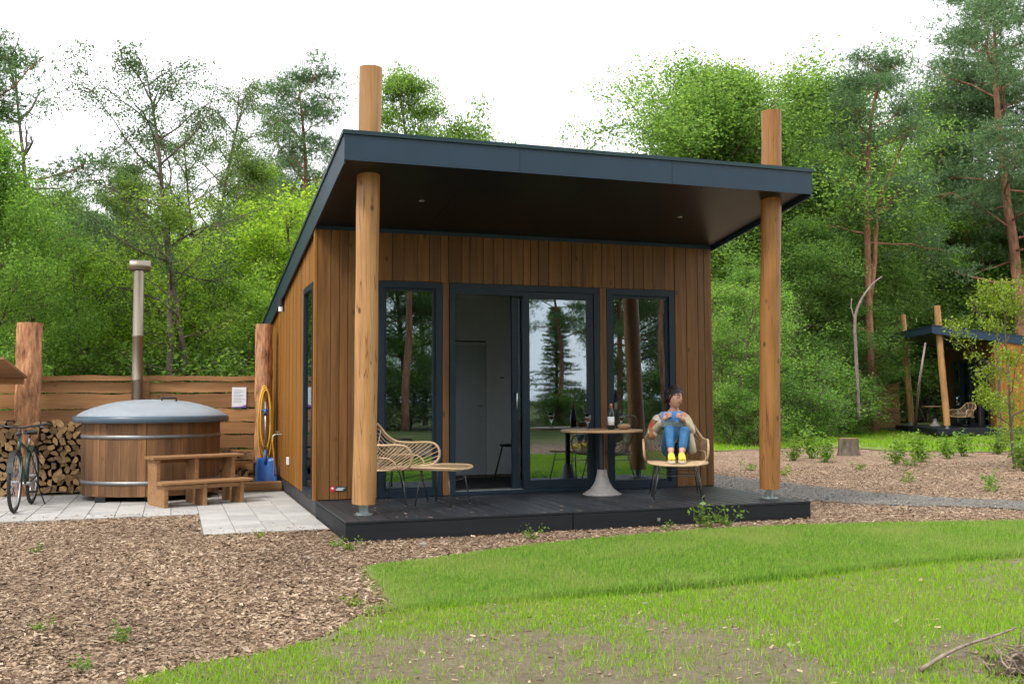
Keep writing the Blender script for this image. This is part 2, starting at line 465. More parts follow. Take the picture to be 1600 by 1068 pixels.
def grassmat(name, c1, c2, c3, dry, amt=.75):
    t = NT(name); geo = t.n('ShaderNodeNewGeometry')
    col = t.ramp(geo.outputs['Random Per Island'], [(.1, c1), (.5, c2), (.9, c3)])
    n = t.noise(geo.outputs['Position'], 1.1, 4)
    col = t.mix(t.ramp(n, [(.45, (0,)*3), (.72, (amt,)*3)]), col, dry)
    d = t.n('ShaderNodeBsdfPrincipled'); t.l(col, d.inputs['Base Color']); d.inputs['Roughness'].default_value = .55; d.inputs['Specular IOR Level'].default_value = .3
    tr = t.n('ShaderNodeBsdfTranslucent'); t.l(col, tr.inputs['Color'])
    mx = t.n('ShaderNodeMixShader'); mx.inputs[0].default_value = .4
    t.l(d.outputs[0], mx.inputs[1]); t.l(tr.outputs[0], mx.inputs[2]); t.l(mx.outputs[0], t.out.inputs[0]); return t.m
M['grass'] = grassmat('sod_grass', (.10, .24, .020), (.175, .345, .030), (.28, .44, .060), (.38, .42, .12), .6)
M['grass2'] = grassmat('young_grass', (.16, .34, .008), (.235, .445, .013), (.33, .52, .030), (.38, .42, .10), .3)

# ================================================================== GROUND
def vnoise(x, y, scale, seed):
    r = np.random.default_rng(seed); G = r.random((64, 64))
    u = np.asarray(x) * scale; v = np.asarray(y) * scale
    i = np.floor(u).astype(int); j = np.floor(v).astype(int); fu = u - i; fv = v - j
    fu = fu*fu*(3-2*fu); fv = fv*fv*(3-2*fv)
    g = lambda a, b: G[a % 64, b % 64]
    return (g(i, j)*(1-fu)+g(i+1, j)*fu)*(1-fv)+(g(i, j+1)*(1-fu)+g(i+1, j+1)*fu)*fv
def fbm(x, y, scale, seed):
    return (vnoise(x, y, scale, seed)*.5+vnoise(x, y, scale*2.1, seed+1)*.3+vnoise(x, y, scale*4.3, seed+2)*.2)
def inside(poly, x, y):
    c = np.zeros(len(x), bool); n = len(poly)
    for k in range(n):
        x0, y0 = poly[k]; x1, y1 = poly[(k+1) % n]
        if y0 == y1: continue
        t = ((y0 > y) != (y1 > y)) & (x < (x1-x0)*(y-y0)/(y1-y0)+x0)
        c ^= t
    return c
def ground_z(x, y):
    """gentle unevenness of the plot, flat near deck and paving"""
    a = np.clip((-y - 2.6) / 2.0, 0, 1) + np.clip((x - 6.0) / 3.0, 0, 1)
    a = np.clip(a, 0, 1)
    far = np.clip((np.hypot(x, y) - 14) / 10, 0, 1)
    return GZ - .004 + a * (fbm(x, y, .55, 3) - .5) * .06 + far * (fbm(x, y, .09, 5) - .45) * .7
def sheet(name, poly, z, mat, step=.25, skirt=0.0, **props):
    """closed outline resampled, slightly wavy, triangulated as a grid-clipped fan"""
    import bmesh
    bm = bmesh.new()
    vs = []
    n = len(poly)
    for k in range(n):
        a, b = np.array(poly[k]), np.array(poly[(k+1) % n]); L = np.hypot(*(b-a)); m = max(1, int(L/step))
        for q in range(m):
            p = a+(b-a)*q/m
            w = (vnoise(p[0]*3, p[1]*3, 1, 11)-.5)*.10
            nx, ny = (b-a)[1]/L, -(b-a)[0]/L
            vs.append(bm.verts.new((p[0]+nx*w, p[1]+ny*w, z)))
    f = bm.faces.new(vs)
    f.normal_update()
    if f.normal.z < 0: f.normal_flip()
    if skirt:
        low = [bm.verts.new((v.co.x, v.co.y, z-skirt)) for v in vs]
        for k in range(len(vs)):
            bm.faces.new((vs[k], vs[k-1], low[k-1], low[k]))
    bmesh.ops.triangulate(bm, faces=[f])
    me = bpy.data.meshes.new(name); bm.to_mesh(me); bm.free()
    return put(name, me, mat, None, **props)

# ground sheet: fine near the plots, coarse to the horizon
ax = np.concatenate([[-400, -200, -120, -80], np.arange(-60, -12, 3), np.arange(-12, 14, .5), np.arange(14, 60, 2.5), [60, 90, 140, 220, 400]])
ay = np.concatenate([[-400, -200, -100, -60], np.arange(-45, -12, 3), np.arange(-12, 10, .5), np.arange(10, 60, 2.5), [60, 90, 140, 220, 400]])
gx, gy = np.meshgrid(ax, ay, indexing='ij')
gzv = ground_z(gx.ravel(), gy.ravel()).reshape(gx.shape)
gzv = np.where((np.abs(gx) > 60) | (np.abs(gy) > 60), GZ, gzv)
V = np.stack([gx, gy, gzv], -1).reshape(-1, 3)
na, nb = gx.shape
ii, jj = np.meshgrid(np.arange(na-1), np.arange(nb-1), indexing='ij')
F = np.stack([ii*nb+jj, (ii+1)*nb+jj, (ii+1)*nb+jj+1, ii*nb+jj+1], -1).reshape(-1, 4)
me = raw_mesh('ground', V, F)
me.polygons.foreach_set('use_smooth', [True]*len(me.polygons))
put('ground', me, M['mulch'], kind='structure')

# outlines measured from the photograph
SOD = [gnd(575, 890), gnd(700, 874), gnd(840, 855), gnd(970, 842), gnd(1100, 831), gnd(1250, 824), gnd(1400, 820), gnd(1600, 817), (9.5, -3.9), (14, -5.2),
       (14, -6.9), (9.0, -5.4), gnd(1600, 869), gnd(1400, 886), gnd(1270, 901), gnd(1060, 919), gnd(850, 937), gnd(760, 948), gnd(625, 962), gnd(596, 925)]
PLOT = [gnd(560, 968), gnd(760, 947), gnd(1060, 918), gnd(1400, 885), gnd(1600, 868), (9.0, -5.4), (14, -6.9), (14, -10.5), (-2.6, -10.5), (-2.3, -7.2), gnd(205, 1068), gnd(300, 1040), gnd(420, 1022), gnd(500, 1000)]
PATH = [gnd(1085, 741), gnd(1120, 742), gnd(1200, 750), gnd(1347, 768), gnd(1532, 780), gnd(1640, 786), gnd(1640, 800), gnd(1532, 793), gnd(1347, 788), gnd(1200, 776), gnd(1120, 766), gnd(1085, 763)]
MEADOW = [gnd(1095, 706), gnd(1160, 702), gnd(1290, 700), gnd(1420, 706), gnd(1540, 704), gnd(1620, 700), gnd(1620, 676), gnd(1400, 672), gnd(1200, 668), gnd(1090, 672)]
SODZ, PLOTZ = GZ + .030, GZ + .008
PAVE_L = [(-4.4, .95), (-1.22, .80), (-1.24, -1.02), (-.03, -1.06), (-.03, 3.25), (-4.4, 3.95)]
# lower plot follows the ground noise, so lay it as a fine grid clipped to its outline
def grid_sheet(name, poly, zoff, mat, step, **props):
    P = np.array(poly); x0, y0 = P.min(0); x1, y1 = P.max(0)
    xs = np.arange(x0, x1+step, step); ys = np.arange(y0, y1+step, step)
    X, Y = np.meshgrid(xs, ys, indexing='ij'); Z = ground_z(X.ravel(), Y.ravel()).reshape(X.shape)+zoff
    n2 = X.shape[1]
    I, J = np.meshgrid(np.arange(len(xs)-1), np.arange(len(ys)-1), indexing='ij'); I = I.ravel(); J = J.ravel()
    ok = inside(poly, X[I, J]+step/2, Y[I, J]+step/2); I, J = I[ok], J[ok]
    F = np.stack([I*n2+J, (I+1)*n2+J, (I+1)*n2+J+1, I*n2+J+1], -1)
    used, inv = np.unique(F, return_inverse=True)
    V = np.stack([X, Y, Z], -1).reshape(-1, 3)[used]
    me = raw_mesh(name, V, inv.reshape(F.shape)); me.polygons.foreach_set('use_smooth', [True]*len(me.polygons))
    return put(name, me, mat, None, **props)
grid_sheet('thin_lawn', PLOT, .010, M['soil'], .08, kind='structure')
sheet('lawn', SOD, SODZ, M['sod'], .22, .06, kind='structure')
grid_sheet('gravel_path', PATH, .012, M['gravel'], .12, kind='structure')
grid_sheet('meadow', MEADOW, .012, M['meadow'], .35, kind='structure')

# ------------------------------------------------------------------ grass blades (stuff)
def blades(name, X, Y, Z, h0, h1, w, mat, label, lean=.5):
    n = len(X); r = RNG
    a = r.random(n)*2*PI; h = h0+(h1-h0)*r.random(n)**1.5; ww = w*(.6+.8*r.random(n))
    la = r.random(n)*2*PI; ln = h*lean*r.random(n)
    dx, dy = np.cos(a)*ww/2, np.sin(a)*ww/2
    V = np.empty((n, 3, 3), np.float32)
    V[:, 0] = np.stack([X-dx, Y-dy, Z-.005], -1); V[:, 1] = np.stack([X+dx, Y+dy, Z-.005], -1)
    V[:, 2] = np.stack([X+np.cos(la)*ln, Y+np.sin(la)*ln, Z+h], -1)
    return put(name, raw_mesh(name, V.reshape(-1, 3), np.arange(3*n).reshape(-1, 3)), mat, None, kind='stuff', label=label, category='grass')
def scatter(poly, n):
    P = np.array(poly); lo, hi = P.min(0), P.max(0)
    x = lo[0]+(hi[0]-lo[0])*RNG.random(n); y = lo[1]+(hi[1]-lo[1])*RNG.random(n)
    k = inside(poly, x, y); return x[k], y[k]
cdist = lambda x, y: np.hypot(x-CAM[0], y-CAM[1])
x, y = scatter(SOD, 430000)
x = x+RNG.normal(0, .055, len(x)); y = y+RNG.normal(0, .055, len(x))
k = RNG.random(len(x)) < np.clip(7.5/cdist(x, y), .25, 1)
x, y = x[k], y[k]
blades('lawn_grass', x, y, np.where(inside(SOD, x, y), SODZ, GZ+.01), .014, .038, .007, M['grass'], 'dense mown grass of the raised sod strip before the deck')
x, y = scatter(PLOT, 760000)
cov = fbm(x, y, .9, 21)*.9 + fbm(x, y, 3.2, 27)*.5
for (px, py, rr, s) in [(640, 1025, .42, .40), (770, 1052, .40, .36), (690, 1000, .30, .26), (840, 1004, .32, .24), (980, 978, .30, .20), (1110, 1000, .36, .22), (1190, 1052, .40, .36), (1440, 1003, .34, .22), (1290, 985, .28, .18), (1480, 1045, .40, .42), (940, 1062, .28, .20)]:
    gx0, gy0 = gnd(px, py); cov -= s*np.exp(-((x-gx0)**2+((y-gy0)*1.3)**2)/rr**2)
for (px, py, rr, s) in [(900, 950, .7, .30), (1250, 930, .9, .36), (1500, 935, .8, .36), (620, 978, .5, .28), (420, 1045, .35, .25), (1400, 965, .5, .2), (980, 1032, .28, .26), (870, 1040, .22, .18), (1330, 1040, .45, .25)]:
    gx0, gy0 = gnd(px, py); cov += s*np.exp(-((x-gx0)**2+((y-gy0)*1.3)**2)/rr**2)
cov += (fbm(x, y, 5.0, 41)-.5)*.75+(fbm(x, y, 14.0, 47)-.5)*.45
k = RNG.random(len(x)) < np.clip((cov-.37)*2.2, .13, 1)
k &= RNG.random(len(x)) < np.clip(6.0/cdist(x, y), .25, 1)
x, y = x[k], y[k]
blades('thin_grass', x, y, ground_z(x, y)+.010, .010, .046, .006, M['grass2'], 'bright young grass growing patchily in thin soil', .8)
x, y = scatter(MEADOW, 60000)
k = fbm(x, y, .35, 31) > .38; x, y = x[k], y[k]
blades('meadow_grass', x, y, ground_z(x, y)+.01, .03, .12, .025, M['grass2'], 'strip of light green grass before the far cabin')
# dry stems and blades along the sod lip
lip = [gnd(580, 960), gnd(760, 948), gnd(850, 937), gnd(1060, 919), gnd(1270, 901), gnd(1400, 886), gnd(1600, 869), (9, -5.4)]
bx, by = [], []
for a, b in zip(lip[:-1], lip[1:]):
    n = int(np.hypot(b[0]-a[0], b[1]-a[1])*900); t = RNG.random(n)
    bx.append(a[0]+(b[0]-a[0])*t+RNG.normal(0, .03, n)); by.append(a[1]+(b[1]-a[1])*t+RNG.normal(0, .03, n))
x, y = np.concatenate(bx), np.concatenate(by)
blades('lip_grass', x, y, np.full(len(x), GZ+.01), .04, .085, .008, M['grass'], 'longer tufty grass along the lip of the sod strip', .9)

# ------------------------------------------------------------------ wood chips (stuff)
MULCH = [(-9, -11), (14, -11), (14, 4.5), (5.1, 4.5), (5.1, -2.02), (-.02, -2.02), (-.02, -1.06), (-1.24, -1.02), (-1.22, .80), (-4.4, .95), (-9, 1.2)]
def chips(name, x, y, size, label, mat='chip', cat='wood chips', dz=0.0):
    n = len(x); r = RNG
    z = ground_z(x, y)+.004+dz+(.016 if dz == 0 else .004)*r.random(n)
    a = r.random(n)*2*PI; L = size*(.35+1.5*r.random(n)**2); W = L*(.22+.3*r.random(n))
    tilt = r.normal(0, .22, n); roll = r.normal(0, .32, n)
    ux, uy, uz = np.cos(a)*np.cos(tilt), np.sin(a)*np.cos(tilt), np.sin(tilt)
    vx, vy, vz = -np.sin(a)*np.cos(roll), np.cos(a)*np.cos(roll), np.sin(roll)
    u = np.stack([ux, uy, uz], -1); v = np.stack([vx, vy, vz], -1); c = np.stack([x, y, z], -1)
    V = np.empty((n, 4, 3), np.float32)
    for q, (su, svv) in enumerate(((-1, -1), (1, -1), (1, 1), (-1, 1))):
        ju = (su*(.35+.3*r.random(n))*L)[:, None]; jv = (svv*(.2+.5*r.random(n))*W)[:, None]
        V[:, q] = c+u*ju+v*jv
    put(name, raw_mesh(name, V.reshape(-1, 3), np.arange(4*n).reshape(-1, 4)), M[mat], None, kind='stuff', label=label, category=cat)
x, y = scatter(MULCH, 1900000)
k = ~inside(SOD, x, y) & (~inside(PATH, x+RNG.normal(0, .14, len(x)), y+RNG.normal(0, .14, len(x))) | (RNG.random(len(x)) < .02))
inplot = inside(PLOT, x, y)
k &= (~inplot | (RNG.random(len(x)) < .04))
d = cdist(x, y)
# only in front of the lens' field of view plus a step to either side
fx, fy = math.sin(YAW), math.cos(YAW)
fw = (x-CAM[0])*fx+(y-CAM[1])*fy; sd = (x-CAM[0])*fy-(y-CAM[1])*fx
k &= (fw > 3.2) & (np.abs(sd) < fw*.62+.8) & (RNG.random(len(x)) < np.clip(6.0/d, .2, 1)**1.3)
chips('wood_chip_mulch', x[k], y[k], .0235, 'loose brown wood chip mulch covering the ground')
n = 420; x = -4.2+4.2*RNG.random(n); e_ = np.where(x > -1.24, -1.05, .84); y = e_+np.abs(RNG.normal(0, .22, n))+.02
chips('paving_litter', x, y, .02, 'stray wood chips lying on the edge of the paving', dz=.020)
x, y = scatter(PATH, 60000); x = x+RNG.normal(0, .10, len(x)); y = y+RNG.normal(0, .10, len(x))
chips('gravel_stones', x, y, .016, 'loose grey stones of the gravel path', 'gravelstone', 'gravel')
x, y = scatter(PLOT, 60000); k = cdist(x, y) < 8.5
chips('soil_litter', x[k], y[k], .011, 'fine dry litter and crumbs on the thin soil')

# ================================================================== CABIN
W, LEN, SL = 5.037, 9.0, .1395
sof = lambda y: 3.09 - SL*y           # soffit plane
top = lambda y: 3.333 - SL*y          # roof top edge
cabin = thing('cabin', 'large nearby timber cabin with dark sloping flat roof on two log posts', 'cabin')
C = cabin
# front board cladding, board by board (bt = board thickness 0.02 in front of the wall panel)
def board(x0, x1, z0, z1):
    m = MB(); g = .0024
    m.cbox((x0+g, random.uniform(0, .0025), z0), (x1-g, .022, z1), .004)
    m.build('wall_board', M['clad'], C)
def run(x0, x1, z0, z1, fixed=None):
    ws = []; x = x0
    pat = [.165, .10, .15, .095, .135, .17, .12]
    while x < x1-.05:
        w = random.choice(pat)
        if x1-(x+w) < .07: w = x1-x
        ws.append((x, x+w)); x += w
    for a, b in ws: board(a, b, z0, z1)
OPEN = [(.69, 1.452), (1.537, 3.455), (3.556, 4.502)]
ZT = 2.482
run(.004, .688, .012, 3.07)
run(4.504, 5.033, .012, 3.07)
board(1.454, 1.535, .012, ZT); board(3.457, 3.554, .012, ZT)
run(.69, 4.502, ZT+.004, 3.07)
# wall panels behind the boards (real wall with openings)
m = MB()
for a, b in ((.0, .69), (1.452, 1.537), (3.455, 3.556), (4.502, W)):
    m.box((a+.002, .024, -.005), (b-.002, .15, ZT))
m.box((.002, .024, ZT), (W-.002, .15, 3.06))
m.build('front_wall', M['plinth'], C)
MB().box((.0, -.012, 3.035), (W, .0, sof(0)+.0)).build('wall_head_trim', M['metal'], C)
# side wall: vertical boards in one piece (each well under a few pixels wide from the photograph's side), window opening left free
def side_wall(xa, xb, name, hole):
    m = MB(); y = .0; k = 0
    while y < LEN-.01:
        w = [.16, .10, .145][k % 3]; k += 1; y1 = min(y+w, LEN); g = .003
        inset = .004*((k*7) % 3)/2
        x0, x1 = (xa+inset, xb) if xa < xb-.0 and name == 'l' else (xa, xb-inset)
        zs = [(.0, None)]
        if hole and y < hole[1] and y1 > hole[0]: zs = [(ZT, None)]
        for z0, _ in zs:
            a, b = y+g, y1-g
            m.hexa([(x0, a, z0), (x1, a, z0), (x1, b, z0), (x0, b, z0), (x0, a, sof(a)-.0), (x1, a, sof(a)), (x1, b, sof(b)), (x0, b, sof(b))])
        y = y1
    return m
HOLE = (.30, 1.15)
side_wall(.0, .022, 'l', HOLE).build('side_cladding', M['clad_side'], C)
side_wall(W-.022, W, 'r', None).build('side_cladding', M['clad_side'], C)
m = MB()
def slab(m, x0, x1, y0, y1, z0, zf):
    m.hexa([(x0, y0, z0), (x1, y0, z0), (x1, y1, z0), (x0, y1, z0), (x0, y0, zf(y0)), (x1, y0, zf(y0)), (x1, y1, zf(y1)), (x0, y1, zf(y1))])
zf = lambda y: sof(y)-.01
slab(m, .026, .14, .152, HOLE[0], .0, zf); slab(m, .026, .14, HOLE[0], HOLE[1], ZT+.003, zf); slab(m, .026, .14, HOLE[1], LEN-.03, .0, zf)
slab(m, W-.14, W-.026, .152, LEN-.03, .0, zf); slab(m, .141, W-.141, LEN-.14, LEN-.02, .0, zf)
m.build('wall_core', M['intwall'], C)
MB().box((-.03, -.004, .004), (-.001, .085, 3.05)).build('corner_trim', M['clad_side'], C)
MB().box((.02, .01, GZ-.1), (W-.02, LEN-.02, -.006)).build('plinth', M['plinth'], C)
# roof: body, fascias, trim, soffit
YF, YB, XL, XR = -2.085, LEN+.3, -.046, W+.046
m = MB()
m.hexa([(XL+.02, YF+.02, sof(YF)+.002), (XR-.02, YF+.02, sof(YF)+.002), (XR-.02, YB-.02, sof(YB)+.002), (XL+.02, YB-.02, sof(YB)+.002),
        (XL+.02, YF+.02, top(YF)-.03), (XR-.02, YF+.02, top(YF)-.03), (XR-.02, YB-.02, top(YB)-.03), (XL+.02, YB-.02, top(YB)-.03)])
roof = m.build('roof', M['plinth'], C)
ft, fb = -.035, -.288
for fa, fc in ((XL, 1.68), (1.683, 3.36), (3.363, XR)):
    MB().box((fa, YF+random.uniform(0, .001), top(YF)+fb+.005), (fc, YF+.018, top(YF)+ft)).build('front_fascia', M['metal'], C)
for (x0, x1) in ((XL, XL+.018), (XR-.018, XR)):
    m = MB()
    m.hexa([(x0, YF+.0185, top(YF)-.308), (x1, YF+.0185, top(YF)-.308), (x1, YB, top(YB)-.308), (x0, YB, top(YB)-.308),
            (x0, YF+.0185, top(YF)+ft), (x1, YF+.0185, top(YF)+ft), (x1, YB, top(YB)+ft), (x0, YB, top(YB)+ft)])
    m.build('side_fascia', M['metal'], C)
MB().box((XL, YB-.001, top(YB)-.3), (XR, YB+.017, top(YB)+ft)).build('rear_fascia', M['metal'], C)
m = MB(); e = .016
m.box((XL-e, YF-e, top(YF)-.038), (XR+e, YF+.05, top(YF)+.0))
m.build('roof_trim', M['trim'], roof)
for (x0, x1) in ((XL-e, XL+.05), (XR-.05, XR+e)):
    m = MB()
    m.hexa([(x0, YF+.051, top(YF)-.040), (x1, YF+.051, top(YF)-.040), (x1, YB, top(YB)-.040), (x0, YB, top(YB)-.040),
            (x0, YF+.051, top(YF)+.0), (x1, YF+.051, top(YF)+.0), (x1, YB, top(YB)+.0), (x0, YB, top(YB)+.0)])
    m.build('roof_trim', M['trim'], roof)
# soffit panels and two downlights
nx = 4
for i in range(nx):
    a = XL+.02+(XR-XL-.04)*i/nx; b = XL+.02+(XR-XL-.04)*(i+1)/nx
    m = MB(); m.hexa([(a+.0015, YF+.019, sof(YF+.019)-.012), (b-.0015, YF+.019, sof(YF+.019)-.012), (b-.0015, -.014, sof(0)-.012), (a+.0015, -.014, sof(0)-.012),
                      (a+.0015, YF+.019, sof(YF+.019)), (b-.0015, YF+.019, sof(YF+.019)), (b-.0015, -.014, sof(0)), (a+.0015, -.014, sof(0))])
    m.build('soffit_panel', M['soffit'], C)
for (x, y) in ((.953, -1.02), (4.027, -1.02)):
    MB().lathe([(.0, -.004), (.022, -.006), (.032, -.004), (.034, .004), (0, .004)], (x, y, sof(y)-.015), 14).build('downlight', M['steel'], C, True)

# windows
def framed(name, x0, x1, z0, z1, fw=.075, sub=.03, y=.004):
    w = put(name, MB().box((x0, y, z0), (x0+fw, y+.10, z1)).box((x1-fw, y, z0), (x1, y+.10, z1))
            .box((x0+fw, y, z1-fw), (x1-fw, y+.10, z1)).box((x0+fw, y, z0), (x1-fw, y+.10, z0+fw)).mesh(name), M['frame'], C)
    a0, a1, b0, b1 = x0+fw, x1-fw, z0+fw, z1-fw
    s = MB(); yy = y+.03
    s.box((a0, yy, b0), (a0+sub, yy+.06, b1)).box((a1-sub, yy, b0), (a1, yy+.06, b1)).box((a0+sub, yy, b1-sub), (a1-sub, yy+.06, b1)).box((a0+sub, yy, b0), (a1-sub, yy+.06, b0+sub))
    s.build('sash', M['frame'], w)
    MB().box((a0+sub-.004, yy+.022, b0+sub-.004), (a1-sub+.004, yy+.030, b1-sub+.004)).build('pane', M['glass'], w)
    return w
framed('window', .692, 1.450, .004, ZT-.002)
framed('window', 3.558, 4.500, .004, ZT-.002)
# sliding door: fixed frame, open half, glazed leaf
x0, x1, fw, yy = 1.539, 3.453, .07, -.006
d = put('sliding_door', MB().box((x0, yy, .004), (x0+fw, .14, ZT-.002)).box((x1-fw, yy, .004), (x1, .14, ZT-.002))
        .box((x0+fw, yy, ZT-.002-fw), (x1-fw, .14, ZT-.002)).box((x0+fw, yy, .004), (x1-fw, .14, .045)).mesh('sliding_door'), M['frame'], C)
def leaf(name, a, b, y, glass=True, st=.085):
    s = MB(); zb, zt = .047, ZT-fw-.004
    s.box((a, y, zb), (a+st, y+.05, zt)).box((b-st, y, zb), (b, y+.05, zt)).box((a+st, y, zt-st), (b-st, y+.05, zt)).box((a+st, y, zb), (b-st, y+.05, zb+st*1.2))
    s.build(name, M['frame'], d)
    MB().box((a+st-.004, y+.02, zb+st*1.2-.004), (b-st+.004, y+.028, zt-st+.004)).build('pane', M['glass'], d)
leaf('fixed_leaf', 2.455, x1-fw-.002, .012)
leaf('sliding_leaf', 2.335, 3.25, .068)
MB().box((x0+fw, .01, .0455), (2.45, .13, .052)).build('threshold', M['steel'], d)
MB().box((x0+fw+.001, -.0, ZT-.13), (2.454, .06, ZT-fw-.003)).build('blind_box', M['frame'], d)
MB().tube([(2.385, .060, 1.00), (2.385, .035, 1.01), (2.385, .035, 1.19), (2.385, .060, 1.20)], .011, 8).build('handle', M['steel'], d, True)
# side window
m = MB(); f = .07; a, b = HOLE
m.box((-.008, a, .004), (.09, a+f, ZT-.004)).box((-.008, b-f, .004), (.09, b, ZT-.004)).box((-.008, a+f, ZT-.004-f), (.09, b-f, ZT-.004)).box((-.008, a+f, .004), (.09, b-f, .004+f))
w = m.build('window', M['frame'], C)
MB().box((.02, a+f-.004, .07), (.028, b-f+.004, ZT-f)).build('pane', M['glass'], w)
# interior seen through the open door
MB().box((.142, .155, .0), (W-.142, LEN-.145, .028)).build('interior_floor', M['intfloor'], C)
m = MB(); slab(m, .142, W-.142, 2.60, 2.70, .029, lambda y: sof(y)-.05); m.build('partition_wall', M['intwall'], C)
m = MB(); m.hexa([(.142, .155, sof(.155)-.04), (W-.142, .155, sof(.155)-.04), (W-.142, 2.6, sof(2.6)-.04), (.142, 2.6, sof(2.6)-.04)] +
                 [(.142, .155, sof(.155)-.012), (W-.142, .155, sof(.155)-.012), (W-.142, 2.6, sof(2.6)-.012), (.142, 2.6, sof(2.6)-.012)])
m.build('ceiling', M['intwall'], C)
dr = MB().box((2.0, 2.572, .03), (2.80, 2.598, 1.90)).build('interior_door', M['intdoor'], C)
MB().box((2.805, 2.560, .03), (2.90, 2.599, 1.96)).box((1.9, 2.560, 1.962), (2.90, 2.599, 2.02)).build('door_frame', M['white'], dr)
MB().tube([(2.74, 2.571, 1.02), (2.74, 2.53, 1.02), (2.66, 2.53, 1.02)], .01).build('door_handle', M['steel'], dr)
MB().box((2.30, 2.562, 1.945), (2.79, 2.5715, 1.985)).build('door_grille', M['black'], dr)
MB().lathe([(0, 0), (.03, 0), (.03, .015), (0, .015)], (0, 0, 0), 12).build('thermostat', M['black'], C).location = (3.05, 2.585, 1.42)
MB().box((3.07, .21, .04), (3.10, .28, 2.32)).box((3.125, .22, .04), (3.15, .28, 2.32)).build('white_strips', M['white'], C)  # pair of narrow white upright strips added behind the door pane
# log posts that carry the roof and stand through it
def log_post(p0, p1, r, mat, label):
    n = 12; pts = [[p0[i]+(p1[i]-p0[i])*k/n for i in range(3)] for k in range(n+1)]
    rr = [r*(1.02-.04*k/n+.025*math.sin(k*1.7+p0[0])) for k in range(n+1)]
    for k in range(1, n): pts[k][0] += .007*math.sin(k*.5+p0[0]*3); pts[k][1] += .006*math.sin(k*.5+1)
    rr[0] *= .985; rr[-1] *= .99
    o = MB().tube(pts, rr, 28).build('log_post', mat, C, True, label=label)
    es = o.modifiers.new('edges', 'EDGE_SPLIT'); es.split_angle = R(50)
    x, y = p0[0], p0[1]
    b = MB(); b.lathe([(0, .006), (.095, .006), (.095, .0005), (0, .0005)], (x, y, .002), 20)
    b.box((x-.045, y-.006, .008), (x+.045, y+.006, p0[2]+.004)).box((x-.006, y-.045, .008), (x+.006, y-.0065, p0[2]+.004)).box((x-.006, y+.0065, .008), (x+.006, y+.045, p0[2]+.004))
    for q in range(4): b.lathe([(0, .012), (.011, .012), (.011, 0)], (x+.07*math.cos(q*PI/2+.8), y+.07*math.sin(q*PI/2+.8), .008), 6)
    b.build('post_bracket', M['steel'], o)
log_post((.262, -1.46, .105), tuple(un(579.5, 106, 1, -1.68)), .113, M['post'], 'pale yellow peeled log post at the deck corner beside the footstool')
log_post((4.798, -1.585, .105), tuple(un(1205, 174, 1, -1.80)), .112, M['post_dark'], 'orange brown log post at the right deck corner')
# lamp, tap, socket, name plate
l = MB().tube([(-.045, 3.40, 2.47), (-.045, 3.40, 2.60)], .045, 14).box((-.02, 3.37, 2.40), (-.001, 3.43, 2.62)).build('wall_lamp', M['black'], C)
MB().lathe([(0, 0), (.036, 0), (.036, .07), (0, .07)], (-.045, 3.40, 2.395), 14).build('lamp_shade', M['lamp_white'], l)
MB().tube([(-.001, 3.55, .62), (-.10, 3.55, .62), (-.125, 3.55, .60), (-.13, 3.55, .55)], .013, 8).tube([(-.06, 3.55, .62), (-.06, 3.55, .66)], .008).box((-.09, 3.54, .655), (-.03, 3.56, .667)).build('tap', M['brass'], C)
MB().box((-.03, 2.62, .24), (-.001, 2.70, .34)).build('outdoor_socket', M['white'], C)
pl = MB().box((.214, -.008, .105), (.335, -.0005, .150)).build('name_plate', M['green'], C)
MB().lathe([(0, -.0), (.030, -.0), (.030, .006), (0, .006)], (0, 0, 0), 20).build('logo_disc', M['red'], pl).matrix_local = Matrix.Translation((.186, -.001, .128)) @ Matrix.Rotation(PI/2, 4, 'X')
MB().box((.222, -.0095, .112), (.300, -.0085, .124)).box((.235, -.0095, .132), (.320, -.0085, .138)).build('lettering', M['paper'], pl)
MB().lathe([(0, 0), (.012, 0), (.012, .003), (0, .003)], (0, 0, 0), 12).build('logo_mark', M['paper'], pl).matrix_local = Matrix.Translation((.183, -.0075, .134)) @ Matrix.Rotation(PI/2, 4, 'X')

# ================================================================== DECK
deck = thing('deck', 'charcoal plank deck under the near cabin canopy', 'deck')
n = 35; DF = -2.0
for i in range(n):
    a = .0+W*i/n; b = W*(i+1)/n
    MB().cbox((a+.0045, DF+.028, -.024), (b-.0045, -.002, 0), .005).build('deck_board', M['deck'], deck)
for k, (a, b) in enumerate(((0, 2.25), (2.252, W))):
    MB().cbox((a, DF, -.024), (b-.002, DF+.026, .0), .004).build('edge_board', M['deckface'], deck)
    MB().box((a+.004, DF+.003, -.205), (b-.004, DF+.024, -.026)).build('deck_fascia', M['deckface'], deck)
for x in (.0, W-.022):
    MB().box((x, DF+.026, -.205), (x+.022, -.002, -.0265)).build('deck_fascia', M['deckface'], deck)
m = MB()
for y in (-1.6, -1.0, -.4): MB().box((.03, y, -.2), (W-.03, y+.05, -.0245)).build('joist', M['black'], deck)
MB().box((3.18, DF-.012, -.13), (3.21, DF+.002, -.10)).build('deck_spotlight', M['steel'], deck)

rng = np.random.default_rng(77); n = 260
xx = rng.random(n)*W; yy = -2.0+2.0*rng.random(n)**1.6
dV = np.empty((n, 4, 3)); aa = rng.random(n)*6.28; LL = .006+.02*rng.random(n)**2
for q, (u_, v_) in enumerate(((-1, -.3), (1, -.4), (.8, .35), (-.7, .4))):
    dV[:, q, 0] = xx+(u_*np.cos(aa)-v_*np.sin(aa))*LL; dV[:, q, 1] = yy+(u_*np.sin(aa)+v_*np.cos(aa))*LL; dV[:, q, 2] = .003+.003*rng.random(n)
put('deck_litter', raw_mesh('deck_litter', dV.reshape(-1, 3), np.arange(4*n).reshape(-1, 4)), M['chip'], None, kind='stuff', label='bark crumbs and bits of litter on the deck boards', category='litter')
